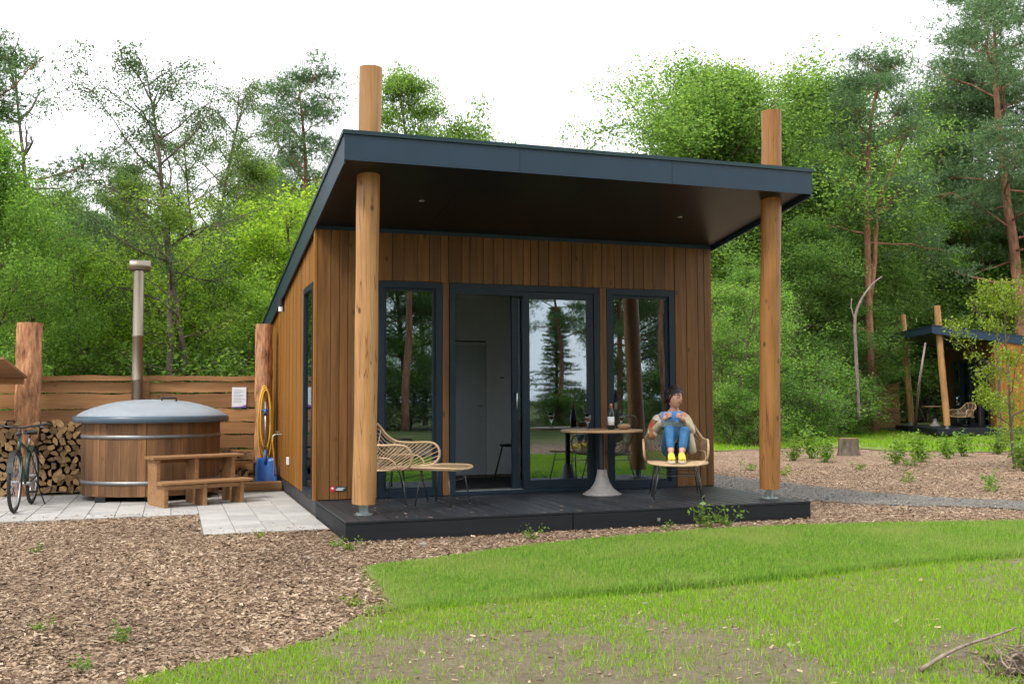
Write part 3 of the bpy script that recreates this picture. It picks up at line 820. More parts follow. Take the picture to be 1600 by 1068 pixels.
# the neighbouring cabin and deck: the same kind, turned to face left
pn, pf = dep(1480, 667, 34.5), dep(1412, 663, 39.6)
vx = Vector((pn[0]-pf[0], pn[1]-pf[1]))
th = math.atan2(vx.y, vx.x)
def place2(o):
    # local right post (4.80,-1.58) stands on pn
    c, s = math.cos(th), math.sin(th)
    o.location = (pn[0]-(c*4.80-s*-1.58), pn[1]-(s*4.80+c*-1.58), 0)
    o.rotation_euler = (0, 0, th)
cab2 = copy_tree(cabin); place2(cab2)
cab2['label'] = 'distant timber cabin among trees with two leaning log posts'
for o in cab2.children:
    if o.name.startswith('log_post'):
        del o['label']; o.material_slots[0].link = 'OBJECT'; o.material_slots[0].material = M['post']
deck2 = copy_tree(deck); place2(deck2)
deck2['label'] = 'dark deck of the distant cabin behind the tree stump'
# slatted screen beside its far post
scr = thing('slatted_screen', 'tall wooden slatted privacy screen beside the distant cabin deck', 'screen')
scr.location = cab2.location; scr.rotation_euler = cab2.rotation_euler
for k in range(15):
    z = -.1+k*.115
    MB().cbox((-.25, -2.70, z), (-.22, -1.75, z+.10), .006).build('slat', M['fence'], scr)
for y in (-2.76, -2.60, -1.80):
    MB().box((-.31, y, GZ), (-.252, y+.06, 2.4 if y < -2 else 1.7)).build('screen_post', M['fence'], scr)

# ================================================================== PAVING
pav = put('paving', None); pav['kind'] = 'structure'
s = .3; pm = MB().cbox((.003, .003, -.05), (s-.003, s-.003, 0), .004).mesh('paver'); pm.materials.append(M['paver'])
import bmesh
bm = bmesh.new(); bm.from_mesh(pm)
bmesh.ops.bevel(bm, geom=[e for e in bm.edges if all(v.co.z > -.001 for v in e.verts)], offset=.004, segments=1, affect='EDGES'); bm.to_mesh(pm); bm.free()
PZ = GZ+.018
bed = sheet('paving_bed', [(-5.3, .86), (-1.235, .86), (-1.235, -1.05), (-.005, -1.05), (-.005, 3.42), (-5.3, 4.6)], GZ+.004, M['joint'], 9, kind='structure')
def paver(x, y):
    o = put('paver', pm, None, pav); o.location = (x, y, PZ+random.uniform(-.002, .002)); o.rotation_euler = (random.uniform(-.004, .004), random.uniform(-.004, .004), random.uniform(-.004, .004))
for i in range(17):
    for j in range(17):
        x = -.012-s*(i+1); y = -1.045+s*j+(.012 if i >= 4 else 0)
        if i >= 4 and y < .7: continue
        if i < 3 and y > 3.1: continue
        if y > 3.7 or (i > 12 and y < 1.3): continue
        paver(x, y)
# ================================================================== HOT TUB
TX, TY, TR = -1.764, 3.2, .885
tub = thing('hot_tub', 'round wooden hot tub with blue grey domed lid and steel hoops', 'hot tub', (TX, TY, PZ))
tz = -.10-PZ; th_ = .93        # stave bottom above paving, stave height
NS = 52
ang = 2*PI/NS
sm = MB(); a = ang/2*.985
ro, ri = TR, TR-.04
sm.hexa([(ri*math.cos(-a), ri*math.sin(-a), tz), (ro*math.cos(-a), ro*math.sin(-a), tz), (ro*math.cos(a), ro*math.sin(a), tz), (ri*math.cos(a), ri*math.sin(a), tz),
         (ri*math.cos(-a), ri*math.sin(-a), tz+th_), (ro*math.cos(-a), ro*math.sin(-a), tz+th_), (ro*math.cos(a), ro*math.sin(a), tz+th_), (ri*math.cos(a), ri*math.sin(a), tz+th_)])
sme = sm.mesh('stave'); sme.materials.append(M['stave'])
for k in range(NS):
    o = put('stave', sme, None, tub); o.rotation_euler = (0, 0, k*ang); o.location = (random.uniform(-.003, .003), random.uniform(-.003, .003), 0)
for z in (.17, .755):
    MB().lathe([(TR+.002, z-.024), (TR+.009, z-.024), (TR+.009, z+.024), (TR+.002, z+.024)], (0, 0, tz), 72).build('steel_hoop', M['hoop'], tub, True)
MB().lathe([(0, .03), (TR-.05, .03), (TR-.05, .0), (0, .0)], (0, 0, tz), 40).build('tub_floor', M['stave'], tub)
for x in (-.6, 0, .6): MB().box((x-.06, -.72, 0), (x+.06, .72, -tz-.001 if tz < 0 else tz-.001)).build('support_beam', M['black'], tub)
lid = MB().lathe([(.985, .0), (.998, .015), (.998, .075), (.975, .088), (.91, .09)], (0, 0, tz+th_+.004), 72).build('lid_rim', M['lidrim'], tub, True)
dome = [(.955, .092), (.93, .115), (.87, .15), (.76, .195), (.61, .24), (.45, .275), (.25, .298), (.0, .306)]
dm = MB().lathe(dome, (0, 0, tz+th_), 72).build('lid_shell', M['lidtop'], tub, True)
MB().tube([(.12, -.30, tz+th_+.285), (.12, -.30, tz+th_+.325), (.30, -.30, tz+th_+.325), (.30, -.30, tz+th_+.28)], .014, 8).build('lid_handle', M['black'], dm)
fl = dep(214, 618, 14.35)
fx_, fy_ = fl[0]-TX, fl[1]-TY
MB().lathe([(0, .0), (.17, .0), (.17, .75), (.12, .83), (0, .83)], (fx_, fy_, .05), 20).build('stove_body', M['darksteel'], tub, True)
pp = MB().lathe([(.076, .8), (.076, 1.56), (.080, 1.57), (.080, 1.60), (.076, 1.61), (.076, 2.2), (.080, 2.21), (.080, 2.24), (.076, 2.25), (.076, 3.18)], (fx_, fy_, 0), 28).build('flue_pipe', M['flue'], tub, True)
ca = YAW
m = MB(); u = Vector((math.cos(.05), math.sin(.05), 0)); c = Vector((fx_+.012, fy_, 3.255))
m.tube([c-u*.145, c-u*.14, c+u*.14, c+u*.145], [.078, .085, .085, .078], 24, caps=False)
m.tube([c-u*.143, c+u*.143], .072, 24, caps=False)
m.build('flue_cap', M['flue'], pp, True)

# ================================================================== STEPS
st = thing('wooden_steps', 'two-tread wooden steps set against the hot tub', 'steps', (*gnd(228, 788, PZ), PZ), R(20))
L_, D1, D2, H1, H2 = 1.10, .30, .58, .27, .565      # x along treads, -y downwards
for x in (.02, .50, .98):
    MB().box((x, -D1, 0), (x+.045, -.0, H2)).box((x, -D2, 0), (x+.045, -D1-.001, H1)).build('side_panel', M['step'], st)
for (y0, y1, z, nm) in ((-D1-.03, .01, H2, 'upper'), (-D2-.03, -D1-.032, H1, 'lower')):
    yy = y0; wv = (y1-y0)/2
    for k in range(2):
        MB().cbox((-.03, yy+.003, z+.001), (L_+.03, yy+wv-.003, z+.034), .006).build('tread', M['step'], st); yy += wv
for (y, z) in ((-.03, H2-.06), (-D2+.02, H1-.06)):
    MB().box((.066, y, z), (.499, y+.03, z+.05)).box((.546, y, z), (.979, y+.03, z+.05)).build('cleat', M['step'], st)

# ================================================================== FENCE, POSTS, FIREWOOD
FY = 4.46
fen = thing('plank_fence', 'rough horizontal plank fence behind the hot tub', 'fence', (0, FY, GZ))
def rough_plank(m, a, b, z0, z1, th=.035, y=0, n=14, seed=0):
    rr = random.Random(seed); vs = []; fs = []
    for i in range(n+1):
        x = a+(b-a)*i/n; j0 = rr.uniform(-.008, .008); j1 = rr.uniform(-.012, .012)
        vs += [(x, y, z0+j0), (x, y+th, z0+j0), (x, y+th, z1+j1), (x, y, z1+j1)]
    for i in range(n):
        for k in range(4):
            fs.append((i*4+k, (i+1)*4+k, (i+1)*4+(k+1) % 4, i*4+(k+1) % 4))
    fs += [(3, 2, 1, 0), tuple(n*4+k for k in range(4))]
    m.add(vs, [f[::-1] for f in fs]); return m
z = .0; k = 0
for h in (.16, .20, .19, .21, .18, .20, .22, .17):
    xs = [-4.5, -1.85+random.uniform(-.2, .2), -.12]
    for a, b in zip(xs[:-1], xs[1:]):
        rough_plank(MB(), a+.004, b-.004, z+.007, z+h-.004, .035, random.uniform(-.012, .012), 14, k).build('fence_plank', M['fence'], fen); k += 1
    z += h+.008
FTOP = z
rough_plank(MB(), -3.40, -.22, FTOP+.002, FTOP+.075, .14, -.06, 16, 99).build('cap_board', M['fence'], fen)
MB().box((-1.95, -.09, 0), (-1.83, -.014, FTOP)).build('fence_stud', M['fence'], fen)
# sloping plank cover over the firewood at the left edge
sf = thing('log_store_roof', 'sloping plank cover over the firewood at the left edge', 'roof', (-3.40, 3.93, GZ))
for q in range(4):
    xa = -.30*(q+1)+.003; xb = -.30*q-.003; m = MB()
    za, zb_ = 1.615, 1.80
    m.hexa([(xa, -2.1, zb_), (xb, -2.1, zb_), (xb, 0, za), (xa, 0, za), (xa, -2.1, zb_+.028), (xb, -2.1, zb_+.028), (xb, 0, za+.028), (xa, 0, za+.028)])
    m.build('roof_plank', M['fence'], sf)
MB().box((-1.2, -.06, 1.535), (-.04, -.01, 1.615)).build('cross_beam', M['fence'], sf)
for x in (-1.15,): MB().box((x, -.10, 0), (x+.08, -.061, 1.60)).build('support_leg', M['fence'], sf)
def bark_post(x, y, r, h, lab, lean=0):
    n, kk = 22, 20; vs = []; fs = []
    rr = random.Random(int(abs(x)*100))
    for i in range(n+1):
        for k in range(kk):
            a = 2*PI*k/kk
            q = r*(1+.05*math.sin(3*a+x)+.035*rr.uniform(-1, 1)+.03*math.sin(i*.9+a))
            vs.append((q*math.cos(a)+lean*i/n, q*math.sin(a), h*i/n))
    for i in range(n):
        for k in range(kk): fs.append((i*kk+k, i*kk+(k+1) % kk, (i+1)*kk+(k+1) % kk, (i+1)*kk+k))
    fs.append(tuple(n*kk+k for k in range(kk)))
    o = MB().add(vs, fs).build('bark_post', M['barkpost'], None)
    o.location = (x, y, GZ-.02); o['label'] = lab; o['category'] = 'post'; o['group'] = 'half barked fence posts'
    return o
bark_post(-.205, 4.22, .128, 2.47, 'half barked log post beside the cabin wall with the hose')
bark_post(-3.42, 4.16, .165, 2.42, 'thick half barked log post at the fence corner left of the tub')
tb = MB().cbox((-.80, 3.44, GZ+.02), (-.012, 3.60, GZ+.135), .01).build('timber_edging', M['step'], None); tb['label'] = 'low sawn timber beam on the paving beside the cabin wall'; tb['category'] = 'beam'
# split logs
def log_mesh(kind, seed):
    rr = random.Random(seed); n = 7
    if kind == 0: prof = [(math.cos(a), math.sin(a)) for a in [2*PI*k/9 for k in range(9)]]
    elif kind == 1: prof = [(-.2, -.75)]+[(1.35*math.cos(a)-.2, 1.35*math.sin(a)-.75) for a in np.linspace(R(25), R(150), 6)]
    elif kind == 2: prof = [(-1, -.35)]+[(math.cos(a), 1.1*math.sin(a)-.35) for a in np.linspace(0, PI, 7)]
    else: prof = [(-.9, -.6), (.8, -.75), (1.0, .2), (.3, .75), (-.7, .6)]
    prof = [(x*(1+rr.uniform(-.12, .12)), y*(1+rr.uniform(-.12, .12))) for x, y in prof]
    m = len(prof); L = .36
    vs = [(x*.062, 0, y*.062) for x, y in prof]+[(x*.062*1.04, L, y*.062*1.04) for x, y in prof]
    fs = [tuple(range(m)), tuple(range(2*m-1, m-1, -1))]+[(i, m+i, m+(i+1) % m, (i+1) % m) for i in range(m)]
    me = MB().add(vs, fs).mesh('split_log'); me.materials.append(M['log']); return me
LM = [log_mesh((1, 2, 3, 1, 2, 3, 0, 1, 2, 3)[k], k) for k in range(10)]
def log(x, y, z, sc_, lab, grp):
    o = put('split_log', random.choice(LM)); o.location = (x, y, z); o.rotation_euler = (random.uniform(-.06, .06), random.uniform(-PI, PI), random.uniform(-.08, .08))
    o.scale = (sc_, 1, sc_*random.uniform(.8, 1.1)); o['label'] = lab; o['category'] = 'log'; o['group'] = grp
ORD = 'first second third fourth fifth sixth seventh eighth ninth tenth eleventh twelfth thirteenth fourteenth fifteenth sixteenth seventeenth eighteenth nineteenth twentieth twenty-first twenty-second'.split()
row = 0; zz = PZ+.055
while zz < .86:
    x = -4.12+(.05 if row % 2 else 0); li = 0
    while x < -2.50:
        log(x+random.uniform(-.012, .012), 4.02+random.uniform(-.035, .03), zz+random.uniform(-.015, .015), random.uniform(.78, 1.12), '%s split log from the left in %s row, stack left of tub' % (ORD[li], ORD[row]), 'firewood stacked left of the tub'); li += 1
        x += random.uniform(.098, .118)
    zz += .083; row += 1
for row, (z, nn) in enumerate(((.06, 6), (.14, 6), (.22, 5), (.48, 5), (.55, 3))):
    for q in range(nn):
        log(-.86+q*.098+random.uniform(-.015, .015)+.03*(row % 2), 3.98+random.uniform(-.03, .03), GZ+z, random.uniform(.7, .95), '%s pale log from the left in %s row, pile beside hose post' % (ORD[q], ORD[row]), 'firewood beside the hose post')
# shelf holding the upper few
sh = thing('log_shelf', 'short plank shelf carrying firewood right of the hot tub', 'shelf', (-.9, 3.98, GZ))
MB().cbox((-.05, 0, .37), (.62, .38, .41), .006).build('shelf_board', M['fence'], sh)
for x in (-.04, .56):
    for y in (.02, .30): MB().box((x, y, 0), (x+.05, y+.04, .369)).build('shelf_leg', M['fence'], sh)
# notice on the fence
no = MB().box((-.655, FY-.026, 1.005), (-.445, FY-.022, 1.315)).build('notice', M['paper'], None); no['label'] = 'white paper notice with purple foot pinned to the fence'; no['category'] = 'notice'
MB().add([(-.655, FY-.0275, 1.005), (-.445, FY-.0275, 1.005), (-.445, FY-.0275, 1.05), (-.53, FY-.0275, 1.022), (-.655, FY-.0275, 1.018)], [(0, 1, 2, 3, 4)]).build('printed_foot', M['purple'], no)
m = MB()
for k in range(9): m.add([(-.63, FY-.0275, 1.27-k*.022), (-.50+.03*math.sin(k*2.3), FY-.0275, 1.27-k*.022), (-.50+.03*math.sin(k*2.3), FY-.0275, 1.264-k*.022), (-.63, FY-.0275, 1.264-k*.022)], [(3, 2, 1, 0)])
m.build('printed_lines', M['print'], no)
# hose: loops on the post, one end to the tap
hx, hy = -.205, 4.055
pts = []
for q, (wd, zb) in enumerate(((.085, .30), (.10, .16), (.075, .40))):
    for a in np.linspace(-.5*PI, 1.5*PI, 15):
        cx_ = hx+wd*math.cos(a); t = (math.sin(a)+1)/2
        pts.append((cx_+.008*q, hy-.015*q, zb+(1.33-.03*q-zb)*t-.0))
pts += [(-.12, 3.95, .05), (-.08, 3.8, .0), (-.10, 3.62, .25), (-.13, 3.55, .50), (-.13, 3.55, .545)]
ho = MB().tube(spline(pts, 4), .011, 8).build('garden_hose', M['hose'], None, True); ho['label'] = 'coiled yellow garden hose hanging on the bark post'; ho['category'] = 'hose'
# blue shovel, head down
sv_ = thing('shovel', 'blue plastic shovel standing head down against the bark post', 'shovel', (-.20, 3.78, PZ+.035), 0)
m = MB(); nx_, nz_ = 6, 7; vs = []
for j in range(nz_+1):
    for i in range(nx_+1):
        u = i/nx_*2-1; t = j/nz_; wdt = .15*(1-.18*max(0, t-.6)/.4)
        vs.append((u*wdt, .06*(u*u)*-1+.10*t, .40*t+.01*u*u))
fs = [(j*(nx_+1)+i, j*(nx_+1)+i+1, (j+1)*(nx_+1)+i+1, (j+1)*(nx_+1)+i) for j in range(nz_) for i in range(nx_)]
hd = m.add(vs, fs).build('shovel_head', M['blue'], sv_, True); so = hd.modifiers.new('thick', 'SOLIDIFY'); so.thickness = .012
MB().tube([(0, .085, .30), (0, .10, .52)], .024, 10).build('socket', M['blue'], sv_, True)
MB().tube([(0, .09, .45), (0, .19, 1.22)], .014, 10).build('shaft', M['alloy'], sv_, True)
MB().tube([(0, .165, 1.02), (0, .178, 1.12)], .024, 10).tube([(-.05, .176, 1.10), (.05, .176, 1.10)], .016, 8).build('grip', M['blue'], sv_, True)

# ================================================================== BICYCLE
pf_, pr_ = gnd(22, 801, PZ), None
ax_ = Vector((.055, .998)).normalized()
bk = thing('bicycle', 'dark green upright bicycle parked beside the firewood stack', 'bicycle', (pf_[0], pf_[1], PZ), math.atan2(-ax_.y, -ax_.x))
# local +x = riding direction; front hub at origin column, rear at -1.05
WR = .335
def wheel(x):
    y = .0
    n = 36
    ty = MB().tube([(x+WR*math.cos(2*PI*k/n), y, WR+.02+WR*math.sin(2*PI*k/n)) for k in range(n)], .021, 8, True).build('tyre', M['tyre'], None, True)
    w = ty; w.parent = bk; w.name = 'wheel'
    MB().tube([(x+(WR-.028)*math.cos(2*PI*k/n), y, WR+.02+(WR-.028)*math.sin(2*PI*k/n)) for k in range(n)], .011, 6, True).build('rim', M['alloy'], w, True)
    m = MB()
    for k in range(22):
        a = 2*PI*k/22; s_ = .025 if k % 2 else -.025
        m.tube([(x+.02*math.cos(a+.8), s_, WR+.02+.02*math.sin(a+.8)), (x+(WR-.03)*math.cos(a), 0, WR+.02+(WR-.03)*math.sin(a))], .0016, 4)
    m.tube([(x, -.05, WR+.02), (x, .05, WR+.02)], .018, 10)
    m.build('spokes', M['alloy'], w)
    fm = MB(); arc = [R(q) for q in (range(10, 150, 10) if x < -.5 else range(20, 150, 10))]
    for k in range(len(arc)-1):
        a, b = arc[k], arc[k+1]; r_ = WR+.035
        fm.add([(x+r_*math.cos(a), -.03, WR+.02+r_*math.sin(a)), (x+r_*math.cos(a), .03, WR+.02+r_*math.sin(a)), (x+r_*math.cos(b), .03, WR+.02+r_*math.sin(b)), (x+r_*math.cos(b), -.03, WR+.02+r_*math.sin(b))], [(0, 1, 2, 3)])
    fm.build('mudguard', M['black'], w)
wheel(0.0); wheel(-1.05)
hz = WR+.02
head_t, head_b = (-.23, 0, .86), (-.175, 0, .66)
bb, seat_t = (-.62, 0, .29), (-.80, 0, .74)
fr = MB()
fr.tube([head_t, head_b], .021, 10); fr.tube([(-.185, 0, .69), bb], .019, 10); fr.tube([(-.215, 0, .81), (-.775, 0, .67)], .017, 10); fr.tube([bb, seat_t], .018, 10)
for s_ in (-1, 1):
    fr.tube([(bb[0], .03*s_, bb[2]), (-1.05, .055*s_, hz)], .010, 8); fr.tube([(-.78, .02*s_, .68), (-1.05, .055*s_, hz)], .009, 8)
fr.build('frame', M['bikegreen'], bk, True)
fk = MB()
for s_ in (-1, 1): fk.tube(spline([(-.165, .045*s_, .63), (-.10, .05*s_, .50), (-.03, .052*s_, .40), (0, .052*s_, hz)], 4), .011, 8)
fk.tube([(-.165, -.045, .63), (-.165, .045, .63)], .012, 8); fk.build('fork', M['bikegreen'], bk, True)
hb = MB().tube([(-.23, 0, .85), (-.245, 0, .97)], .013, 8).tube(spline([(-.37, -.30, 1.0), (-.28, -.26, 1.01), (-.20, -.12, .99), (-.20, 0, .98), (-.20, .12, .99), (-.28, .26, 1.01), (-.37, .30, 1.0)], 5), .012, 8).build('handlebar', M['black'], bk, True)
for s_ in (-1, 1): MB().tube([(-.39, .303*s_, 1.0), (-.28, .262*s_, 1.01)], .018, 8).build('grip', M['black'], hb, True)
for s_ in (-1, 1): MB().tube([(-.27, .24*s_, 1.0), (-.20, .22*s_, .985), (-.29, .285*s_, .965)], .007, 6).build('brake_lever', M['alloy'], hb, True)
MB().ball((-.155, 0, .90), (.035, .035, .035)).build('headlamp', M['black'], bk, True)
sd_ = MB().tube([seat_t, (-.83, 0, .86)], .013, 8).build('seat_post', M['alloy'], bk, True)
MB().ball((-.87, 0, .90), (.13, .085, .035), 14, 8).ball((-.74, 0, .90), (.08, .03, .028), 10, 6).build('saddle', M['black'], bk, True)
MB().tube([(-.62, -.06, .29), (-.62, .06, .29)], .02, 10).tube([(-.62, .07, .29), (-.50, .075, .20)], .009, 6).tube([(-.62, -.07, .29), (-.74, -.075, .38)], .009, 6).build('crank', M['alloy'], bk, True)
MB().box((-.54, .075, .185), (-.45, .16, .21)).build('pedal', M['black'], bk); MB().box((-.79, -.16, .37), (-.70, -.075, .395)).build('pedal', M['black'], bk)
MB().tube([(-.95, .06, .30), (-1.0, .16, .0)], .008, 6).build('kickstand', M['black'], bk)
bk.rotation_euler[0] = R(0)

# ================================================================== TABLE AND TABLEWARE
tx, ty = 3.249, -.49
tab = thing('bistro_table', 'round wooden bistro table with flared grey pedestal on the near deck', 'table', (tx, ty, 0))
MB().lathe([(0, .728), (.475, .728), (.482, .734), (.482, .748), (.475, .755), (0, .755)], (0, 0, 0), 48).build('table_top', M['tabletop'], tab)
MB().lathe([(.032, .26), (.032, .727)], (0, 0, 0), 18).build('column', M['black'], tab, True)
MB().lathe([(.228, .0), (.232, .008), (.19, .03), (.13, .075), (.09, .14), (.065, .22), (.055, .29), (.0, .292)], (0, 0, 0), 36).build('pedestal', M['concrete'], tab, True)
bx_, by_ = tx+.10, ty-.05
bo = thing('wine_bottle', 'dark wine bottle with white label on the bistro table', 'bottle', (bx_, by_, .756))
MB().lathe([(0, 0), (.036, .0), (.038, .01), (.038, .19), (.030, .22), (.016, .245), (.0145, .30), (0, .301)], (0, 0, 0), 20).build('bottle_body', M['bottle'], bo, True)
MB().lathe([(.0386, .05), (.0390, .05), (.0390, .15), (.0386, .15)], (0, 0, 0), 20, R(170), R(350)).build('bottle_label', M['paper'], bo, True)
MB().lathe([(.0152, .245), (.0168, .245), (.0160, .303), (0, .304)], (0, 0, 0), 16).build('foil_cap', M['foil'], bo, True)
def wineglass(x, y, lab):
    g = thing('wine_glass', lab, 'wine glass', (x, y, .756), 0, 'wine glasses')
    MB().lathe([(0, .001), (.033, .002), (.030, .005), (.005, .008), (.004, .075), (.015, .085), (.034, .11), (.038, .14), (.031, .18), (.0295, .18), (.036, .14), (.032, .112), (.0, .09)], (0, 0, 0), 20).build('glass_body', M['cup'], g, True)
    MB().lathe([(0, .094), (.028, .113), (.0345, .135), (0, .136)], (0, 0, 0), 18).build('wine', M['wine'], g, True)
wineglass(tx-.20, ty-.06, 'red wine glass standing alone at the left of the table')
wineglass(tx+.27, ty+.02, 'red wine glass behind the snack bowl on the table')
bw = thing('snack_bowl', 'small pale wooden bowl of snacks beside the wine bottle', 'bowl', (tx+.24, ty-.10, .756))
MB().lathe([(0, .0), (.045, .0), (.072, .03), (.078, .055), (.072, .055), (.06, .02), (0, .012)], (0, 0, 0), 22).build('bowl_body', M['tabletop'], bw, True)
m = MB()
for q in range(16): a = q*2.4; r_ = .012*math.sqrt(q); m.ball((r_*math.cos(a)*1.2, r_*math.sin(a)*1.2, .05+.006*math.sin(q*3)), .013, 6, 4)
m.build('snacks', M['rattan'], bw, True)

# ================================================================== RATTAN CHAIRS
def rattan_chair(label, loc, rz):
    c = thing('rattan_chair', label, 'armchair', loc, rz, 'rattan lounge chairs')
    half = [(-.385, 0, .885), (-.375, .13, .88), (-.345, .225, .82), (-.285, .29, .72), (-.19, .33, .655), (-.03, .352, .64), (.17, .362, .645), (.265, .362, .625), (.315, .36, .565), (.318, .355, .49), (.285, .343, .43), (.22, .325, .40), (.12, .305, .385)]
    full = [(x, -y, z) for x, y, z in half[:0:-1]]+half
    rim = spline(full, 6)
    base = [(.12, .305, .385), (-.05, .30, .375), (-.20, .27, .372), (-.29, .16, .375), (-.31, 0, .378)]
    bfull = [(x, -y, z) for x, y, z in base]+base[-2::-1]
    brim = spline(bfull, 8)
    front = spline([(.12, -.305, .385), (.22, -.325, .41), (.30, -.26, .40), (.33, 0, .395), (.30, .26, .40), (.22, .325, .41)], 5)
    MB().tube(rim, .0135, 8).build('rim', M['rattan'], c, True)
    MB().tube(brim, .010, 8).tube(front, .012, 8).build('seat_frame', M['rattan'], c, True)
    rimA, baseA = np.array(rim), np.array(brim)
    def samp(A, t):
        s_ = np.concatenate([[0], np.cumsum(np.linalg.norm(np.diff(A, axis=0), axis=1))]); s_ /= s_[-1]
        return np.array([np.interp(t, s_, A[:, i]) for i in range(3)])
    m = MB()
    # arm ribs
    for sgn in (0, 1):
        for k in range(15):
            t = .035+.28*k/14; t = 1-t if sgn else t
            tb = .02+.46*k/14; tb = 1-tb if sgn else tb
            a, b = samp(rimA, t), samp(baseA, tb); mid = (a+b)/2; mid[1] *= 1.05
            m.tube([tuple(a), tuple(mid), tuple(b)], .0050, 5, caps=False)
    mid = []
    for k in range(41):
        t = .03+.94*k/40
        tb = np.interp(t, [0, .32, .5, .68, 1], [.0, .46, .5, .54, 1]); a, b = samp(rimA, t), samp(baseA, tb); q = a*.5+b*.5; q[1] *= 1.05; mid.append(tuple(q))
    m.tube(mid, .007, 6)
    # back: horizontal weave
    for k in range(10):
        f_ = (k+.6)/10.5
        row_ = []
        for q in range(9):
            t = .315+.37*q/8; tb = .47+.06*q/8
            a, b = samp(rimA, t), samp(baseA, tb); row_.append(tuple(b+(a-b)*f_))
        # pull edge points in line with the rim
        m.tube(row_, .0042, 5, caps=False)
    for t in (.40, .46, .54, .60):
        tb = .47+.06*(t-.315)/.37; m.tube([tuple(samp(rimA, t)), tuple(samp(baseA, tb))], .006, 5, caps=False)
    m.build('woven_ribs', M['rattan'], c, True)
    m = MB()
    for k in range(26):
        x = -.28+.59*k/25; w = .30 if x > -.15 else .30*math.sqrt(max(.05, 1-((x+.15)/.17)**2)); w = min(w, .30)
        m.tube([(x, -w, .385), (x, 0, .372), (x, w, .385)], .0065, 5, caps=False)
    for y in (-.15, 0, .15): m.tube([(-.29, y, .376), (.33, y, .386)], .007, 5)
    m.build('seat', M['rattan'], c, True)
    for sx, sy in ((1, 1), (1, -1), (-1, 1), (-1, -1)):
        leg = MB().tube([(.17*sx-.02, .22*sy, .375), (.25*sx-.03, .28*sy, .012)], .0075, 8).lathe([(0, 0), (.015, 0), (.013, .014), (0, .016)], (.25*sx-.03, .28*sy, 0), 10)
        leg.build('leg', M['darksteel'], c, True)
    MB().tube([(.19, -.235, .30), (.19, .235, .30)], .005, 6).tube([(-.22, -.235, .30), (-.22, .235, .30)], .005, 6).build('stretcher', M['darksteel'], c)
    return c
def footstool(label, loc, rz):
    c = thing('footstool', label, 'footstool', loc, rz, 'rattan footstools')
    out = []
    for k in range(40):
        a = 2*PI*k/40; x = .27*math.copysign(abs(math.cos(a))**.6, math.cos(a)); y = .32*math.copysign(abs(math.sin(a))**.6, math.sin(a)); out.append((x, y, .395+.022*(y/.32)**2))
    MB().tube(out, .012, 8, True).build('top_frame', M['rattan'], c, True)
    m = MB()
    for k in range(19):
        x = -.255+.51*k/18; w = .32*(1-(abs(x)/.275)**3.3)**.45
        m.tube([(x, -w, .395+.022*(w/.32)**2), (x, 0, .388), (x, w, .395+.022*(w/.32)**2)], .0065, 5, caps=False)
    for y in (-.2, -.07, .07, .2): m.tube([(-.26, y, .388), (.26, y, .388)], .006, 5)
    m.build('woven_top', M['rattan'], c, True)
    for sx, sy in ((1, 1), (1, -1), (-1, 1), (-1, -1)):
        MB().tube([(.15*sx, .20*sy, .385), (.20*sx, .27*sy, .012)], .0075, 8).lathe([(0, 0), (.015, 0), (.013, .014), (0, .016)], (.20*sx, .27*sy, 0), 10).build('leg', M['darksteel'], c, True)
    m = MB()
    for sx in (-1, 1): m.tube([(.165*sx, -.22, .28), (.165*sx, .22, .28)], .005, 6)
    m.build('stretcher', M['darksteel'], c)
    return c
A1 = math.atan2(-.62, .78)
ch_e = rattan_chair('empty rattan armchair half hidden behind the pale log post', (.80, -.62, 0), A1)
footstool('empty rattan footstool before the empty armchair', (1.18, -1.03, 0), A1)
A2 = math.atan2(-.90, -.43)
CX, CY = 3.985, -.90
rattan_chair('rattan armchair in which the woman sits', (CX, CY, 0), A2)
footstool('rattan footstool under the yellow shoes of the woman', (CX+math.cos(A2)*.60, CY+math.sin(A2)*.60, 0), A2)
def second(o, lx, ly, rz, label):
    c = copy_tree(o); t_ = cab2.rotation_euler[2]; cc, ss = math.cos(t_), math.sin(t_)
    c.location = (cab2.location[0]+cc*lx-ss*ly, cab2.location[1]+ss*lx+cc*ly, 0); c.rotation_euler = (0, 0, t_+rz); c['label'] = label; return c
second(tab, 1.7, -1.0, 0, 'small round table on the deck of the distant cabin')
second(ch_e, 3.9, -.7, -1.0, 'rattan armchair on the deck of the distant cabin')
# interior furniture
dc = thing('dining_chair', 'black dining chair seen through the open sliding door', 'chair', (2.95, 1.75, .029), R(200))
MB().lathe([(0, .44), (.20, .44), (.215, .455), (.20, .47), (0, .475)], (0, 0, 0), 20).build('seat', M['black'], dc, True)
m = MB(); vs = []; 
for j in range(9):
    for i in range(9):
        a = (i/8-.5)*2.0; t = j/8; wv = math.sqrt(max(0, 1-(max(0, t-.6)/.42)**2)); vs.append((-.22*math.cos(a*wv)-.02*t, .24*math.sin(a*wv), .42+.40*t))
m.add(vs, [(j*9+i, j*9+i+1, (j+1)*9+i+1, (j+1)*9+i) for j in range(8) for i in range(8)]); b = m.build('backrest', M['black'], dc, True); b.modifiers.new('thick', 'SOLIDIFY').thickness = .02
for sx, sy in ((1, 1), (1, -1), (-1, 1), (-1, -1)): MB().tube([(.12*sx, .12*sy, .44), (.20*sx, .20*sy, 0)], .011, 8).build('leg', M['black'], dc)
ru = MB().box((1.7, .45, .0285), (3.4, 2.0, .036)).build('rug', M['rug'], None); ru['label'] = 'dark rug on the floor inside the open door'; ru['category'] = 'rug'

